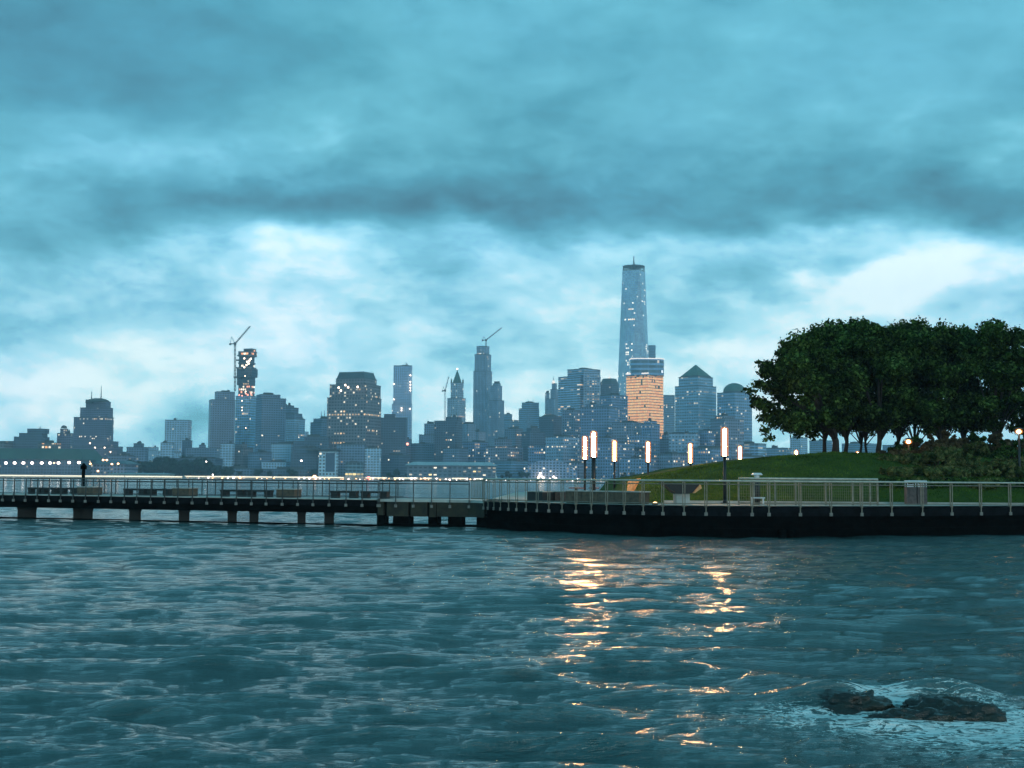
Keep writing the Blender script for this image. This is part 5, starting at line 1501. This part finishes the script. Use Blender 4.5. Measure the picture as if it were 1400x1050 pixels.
def grove_tree(px, Y, ytop, crown_px, ybot, label, nleaf=11000, trunk_r=0.17, lean=0.0, seed=1, nclump=34, extra=()):
    """crown_px = (x0, x1) of the crown outline in the picture"""
    rg = np.random.default_rng(seed)
    base = at(px, Y, 0); gz = DZK + float(mound_h(np.array([base.x]), np.array([Y]))[0])
    root = empty('broadleaf_tree', (base.x, Y, gz - 0.05), 0, label, 'tree', 'broadleaf trees on the mound')
    top = zat(px, ytop, Y).z - gz; bot = zat(px, ybot, Y).z - gz
    xl = zat(crown_px[0], 520, Y).x - base.x; xr = zat(crown_px[1], 520, Y).x - base.x
    cxm = (xl + xr) / 2; rx_ = (xr - xl) / 2; rz_ = (top - bot) / 2; cz = (top + bot) / 2; ry_ = rx_ * 0.8
    cs, rs = [], []
    while len(cs) < nclump:
        q = rg.uniform(-1, 1, 3)
        r2 = (q ** 2).sum()
        if r2 > 1 or r2 < 0.10: continue
        # flatter underneath
        if q[2] < -0.75: continue
        cr_ = rg.uniform(0.55, 1.15)
        sc = np.array([rx_ - cr_ * 0.8, ry_ - cr_ * 0.6, rz_ - cr_ * 0.65])
        cs.append(np.array([cxm, 0, cz]) + np.sign(q) * np.abs(q) ** 0.85 * sc / max(1, math.sqrt(r2)) * (1.0 if r2 > 0.4 else 1.1)); rs.append(cr_)
    for (ex, ey, er) in extra:
        q = zat(ex, ey, Y); cs.append(np.array([q.x - base.x, rg.uniform(-1, 1), q.z - gz])); rs.append(er)
    # sprigs that break the outline
    for k in range(46):
        a = rg.uniform(0, 2 * math.pi); e = rg.uniform(-0.45, 1.45)
        q = np.array([math.cos(a) * math.cos(e), math.sin(a) * math.cos(e), math.sin(e)])
        cs.append(np.array([cxm, 0, cz]) + q * np.array([rx_, ry_, rz_]) * rg.uniform(0.86, 0.99)); rs.append(rg.uniform(0.25, 0.6))
    for k in range(34):
        a = rg.uniform(0, 2 * math.pi); e = rg.uniform(0.1, 1.5)
        q = np.array([math.cos(a) * math.cos(e), math.sin(a) * math.cos(e), math.sin(e)])
        cs.append(np.array([cxm, 0, cz]) + q * np.array([rx_, ry_, rz_]) * rg.uniform(0.96, 1.07)); rs.append(rg.uniform(0.12, 0.26))
    wide = rg.integers(0, len(cs), 12)
    for k in wide:      # airy outer growth between the clumps
        cs.append(cs[k] + rg.normal(0, 0.5, 3) * np.array([1, 1, 0.6])); rs.append(rg.uniform(1.1, 1.6))
    V, Fq = leaf_cloud(cs, rs, int(nleaf * 2.1), 0.175, flat=0.75, shell=0.1, rg=rg)
    np_mesh('crown', V, Fq, M['leaf'], root)
    mb = MB()
    fork = max(1.0, bot * 0.75 + 0.3)
    bend = rg.uniform(-0.15, 0.15)
    mb.path([(0, 0, -0.1), (bend * 0.3, 0, fork * 0.5), (bend + lean * 0.4, 0.05, fork), (lean * 0.8 + cxm * 0.3, 0, fork + (cz - fork) * 0.6), (cxm * 0.6, 0, cz + rz_ * 0.3)],
            [trunk_r * 1.35, trunk_r * 1.05, trunk_r * 0.95, trunk_r * 0.6, trunk_r * 0.25], 10)
    mb.build('trunk', M['bark'], root)
    for k in range(11):
        c = np.array(cs[k]); st = np.array([bend + lean * 0.4, 0.05, fork * (0.9 + 0.05 * k)])
        if st[2] > cz: st[2] = cz
        mid = (st + c) / 2 + np.array([0, 0, 0.35])
        mb2 = MB(); mb2.path([tuple(st), tuple(mid), tuple(c)], [trunk_r * 0.5, trunk_r * 0.3, 0.025], 7)
        mb2.build('branch', M['bark'], root)
    return root


GT = [
    (1143, 92, 466, (1020, 1178), 612, 'leftmost tree of the grove, crown reaching far left over the mound', 15000, 0.24, -0.15, 52),
    (1128, 99, 452, (1072, 1170), 610, 'tree just behind the leftmost one, its crown forming the upper left shoulder', 10000, 0.14, 0.0, 34),
    (1157, 97, 441, (1098, 1215), 612, 'slim trunked tree second from the left of the grove', 12000, 0.15, 0.1, 40),
    (1177, 104, 444, (1110, 1240), 612, 'thin tree behind the second and fourth trunks of the grove', 10000, 0.10, 0.0, 34),
    (1186, 100, 446, (1130, 1250), 610, 'thin tree whose trunk rises right of the lamp tip between trunks', 9000, 0.09, 0.0, 30),
    (1202, 94, 443, (1140, 1262), 612, 'tree with a stout straight trunk near the middle of the grove', 12000, 0.18, 0.1, 40),
    (1227, 99, 447, (1180, 1290), 612, 'tree left of the bright globe lamp', 10000, 0.13, 0.0, 34),
    (1250, 103, 446, (1195, 1315), 614, 'tree right behind the bright globe lamp', 10000, 0.12, 0.0, 34),
    (1285, 95, 452, (1225, 1345), 616, 'tree rising behind the rust tinted shrubs', 11000, 0.16, 0.0, 36),
    (1322, 98, 452, (1262, 1382), 610, 'tallest tree of the grove with sprigs above the others', 11000, 0.16, 0.0, 36),
    (1362, 94, 455, (1305, 1425), 612, 'tree beside the hooded lamp at the right edge', 11000, 0.17, 0.0, 36),
    (1405, 97, 449, (1350, 1470), 618, 'tree cut by the right edge of the view', 9000, 0.17, 0.0, 34),
]
for i, (px, Y, yt, cp, yb, lb, nl, tr, ln, nc) in enumerate(GT):
    grove_tree(px, Y, yt, cp, yb, lb, nl, tr, ln, 100 + i, nc, [(1042, 570, 0.7), (1044, 588, 0.55), (1058, 578, 0.7), (1040, 548, 0.8), (1055, 555, 0.9), (1068, 568, 0.9), (1078, 580, 0.8), (1095, 588, 0.7), (1034, 525, 0.7), (1046, 600, 0.3), (1055, 596, 0.4), (1112, 594, 0.6), (1060, 530, 0.9), (1075, 545, 0.9)] if i == 0 else ())


def shrub(px, Y, wpx, ytop, label, mat, seed, ybase=678):
    rg = np.random.default_rng(seed)
    b = at(px, Y, 0); gz = DZK + float(mound_h(np.array([b.x]), np.array([Y]))[0])
    h = (zat(px, ytop, Y).z - gz) * 1.05; r = wpx * 1.35 / F * Y / 2
    root = empty('shrub', (b.x, Y, gz - 0.05), 0, label, 'shrub', 'shrubs on the right of the mound')
    cs, rs = [], []
    for k in range(16):
        a = rg.uniform(0, 2 * math.pi); q = rg.uniform(0, 1) ** 0.6
        zz = rg.uniform(0.15, 0.85) * h * (1 - 0.35 * q)
        cs.append((math.cos(a) * q * r * 0.8, math.sin(a) * q * r * 0.6, zz)); rs.append(rg.uniform(0.22, 0.42) * max(0.8, h / 2))
    for k in range(10):
        a = rg.uniform(0, 2 * math.pi); q = rg.uniform(0, 1)
        cs.append((math.cos(a) * q * r, math.sin(a) * q * r * 0.6, h * (1.0 - 0.3 * q) * rg.uniform(0.85, 1.05))); rs.append(rg.uniform(0.1, 0.22))
    V, Fq = leaf_cloud(cs, rs, 5200, 0.13, flat=0.9, shell=0.2, elong=2.2, rg=rg)
    np_mesh('foliage', V, Fq, mat, root)
    mb = MB()
    for k in range(6):
        c = cs[k]; mb.path([(c[0] * 0.15, c[1] * 0.15, -0.05), (c[0] * 0.5, c[1] * 0.5, c[2] * 0.6), c], [0.04, 0.028, 0.012], 5)
    mb.build('stem', M['bark'], root)


SH = [
    (1222, 83, 40, 628, 'low green shrub at the left end of the shrub bank', 'leaf_shrub'),
    (1250, 82, 44, 622, 'green shrub directly above the two bins', 'leaf_shrub'),
    (1282, 81, 46, 616, 'green shrub right of the bins under the globe lamp', 'leaf_shrub'),
    (1270, 87, 56, 604, 'rust tinted shrub standing behind the lamp lit green ones', 'leaf_rust'),
    (1305, 87, 60, 598, 'tall rust tinted shrub in the middle of the bank', 'leaf_rust'),
    (1318, 81, 44, 622, 'green shrub in the middle front of the shrub bank', 'leaf_shrub'),
    (1346, 85, 56, 606, 'bushy green shrub right of the tall rust one', 'leaf_shrub'),
    (1352, 80, 44, 634, 'low sprawling green shrub near the pale path', 'leaf_shrub'),
    (1380, 84, 56, 612, 'dark shrub beneath the hooded lamp', 'leaf'),
    (1392, 79.5, 46, 640, 'low green shrub at the right edge by the path', 'leaf_shrub'),
    (1372, 89, 60, 602, 'rust tinted shrub at the far right behind the dark one', 'leaf_rust'),
    (1420, 83, 60, 610, 'shrub cut by the right edge of the view', 'leaf_rust'),
    (1236, 88, 40, 612, 'small dark shrub at the foot of the globe lamp', 'leaf'),
    (1300, 78.5, 50, 664, 'lowest ground hugging shrub at the foot of the bank', 'leaf_shrub'),
    (1345, 78.5, 60, 664, 'ground hugging shrub right of the lowest one', 'leaf_shrub'),
    (1228, 79.5, 40, 642, 'low dusty green shrub just left above the bins', 'leaf_shrub'),
    (1262, 79.3, 44, 640, 'low green shrub peeking out over the right bin', 'leaf_shrub'),
    (1290, 79.6, 42, 638, 'dusty green shrub between bins and pale path, middle of the bank', 'leaf_shrub'),
    (1322, 79.2, 44, 642, 'olive shrub low in the front row under the tall rust shrub', 'leaf_shrub'),
    (1368, 80.5, 50, 628, 'olive shrub in the front row left of the hooded lamp', 'leaf_shrub'),
    (1296, 84, 50, 612, 'broad olive shrub filling the middle of the shrub bank', 'leaf_shrub'),
    (1230, 86, 50, 618, 'rust speckled shrub left of the globe lamp foot', 'leaf_rust'),
    (1408, 81, 50, 626, 'olive shrub cut by the right edge below the hooded lamp', 'leaf_shrub'),
    (1256, 89, 50, 600, 'tall dark shrub right behind the globe lamp', 'leaf'),
    (1292, 90, 56, 592, 'tall rusty shrub hiding the trunk of the tree behind it, centre of the bank', 'leaf_rust'),
    (1330, 90, 60, 593, 'tall dark shrub hiding the trunk of the tallest tree', 'leaf'),
    (1366, 90, 60, 595, 'tall rusty shrub left behind the hooded lamp', 'leaf_rust'),
    (1404, 89, 60, 600, 'tall dark shrub at the right edge behind the hooded lamp', 'leaf'),
    (1222, 77.6, 44, 655, 'dark low clump at the foot of the shrub bank, first from the left', 'leaf'),
    (1250, 78.1, 44, 660, 'dark low clump at the foot of the shrub bank, second from the left', 'leaf_shrub'),
    (1280, 77.6, 44, 658, 'dark low clump at the foot of the shrub bank, third from the left', 'leaf'),
    (1310, 78.1, 44, 656, 'dark low clump at the foot of the shrub bank, fourth from the left', 'leaf'),
    (1342, 77.6, 44, 661, 'dark low clump at the foot of the shrub bank, fifth from the left', 'leaf_shrub'),
    (1374, 78.1, 44, 659, 'dark low clump at the foot of the shrub bank, sixth from the left', 'leaf'),
    (1402, 77.6, 44, 657, 'dark low clump at the foot of the shrub bank, seventh from the left', 'leaf'),
    (1205, 85, 30, 634, 'tiny shrub at the mound crest left of the shrub bank', 'leaf'),
]
for i, (px, Y, wp, yt, lb, mk) in enumerate(SH):
    shrub(px, Y, wp, yt, lb, M[mk], 300 + i)

# ------------------------------------------------------------------ haze
mb = MB(); mb.box(-2600, 2600, -60, 4300, -3.5, 640)
hz = mb.build('haze', new_mat('haze_air')[0]); tag(hz, 'pale blue evening haze over the harbour', 'haze', kind='stuff')
ht = NT(hz.data.materials[0].node_tree)
ht.n.remove(ht.n['Principled BSDF'])
pv = ht.node('ShaderNodeVolumePrincipled')
pv.inputs['Color'].default_value = (0.74, 0.88, 1.0, 1)
pv.inputs['Density'].default_value = HAZE
pv.inputs['Anisotropy'].default_value = 0.0
ht.l.new(pv.outputs[0], ht.n['Material Output'].inputs['Volume'])

# ------------------------------------------------------------------ render settings
scene.render.engine = 'CYCLES'
c = scene.cycles
c.use_denoising = True
try:
    c.denoiser = 'OPENIMAGEDENOISE'; c.denoising_prefilter = 'ACCURATE'; c.denoising_quality = 'HIGH'; c.denoising_input_passes = 'RGB_ALBEDO_NORMAL'
except Exception:
    pass
c.max_bounces = 5; c.diffuse_bounces = 2; c.glossy_bounces = 3; c.transmission_bounces = 2; c.volume_bounces = 0; c.transparent_max_bounces = 8
c.use_adaptive_sampling = True; c.adaptive_threshold = 0.008
c.sample_clamp_indirect = 8
c.caustics_reflective = True; c.caustics_refractive = False
vs_ = scene.view_settings
scene.display_settings.display_device = 'sRGB'
vs_.view_transform = 'Standard'; vs_.look = 'None'; vs_.exposure = 0.0; vs_.gamma = 1.0
scene.render.resolution_x = 1024; scene.render.resolution_y = 768
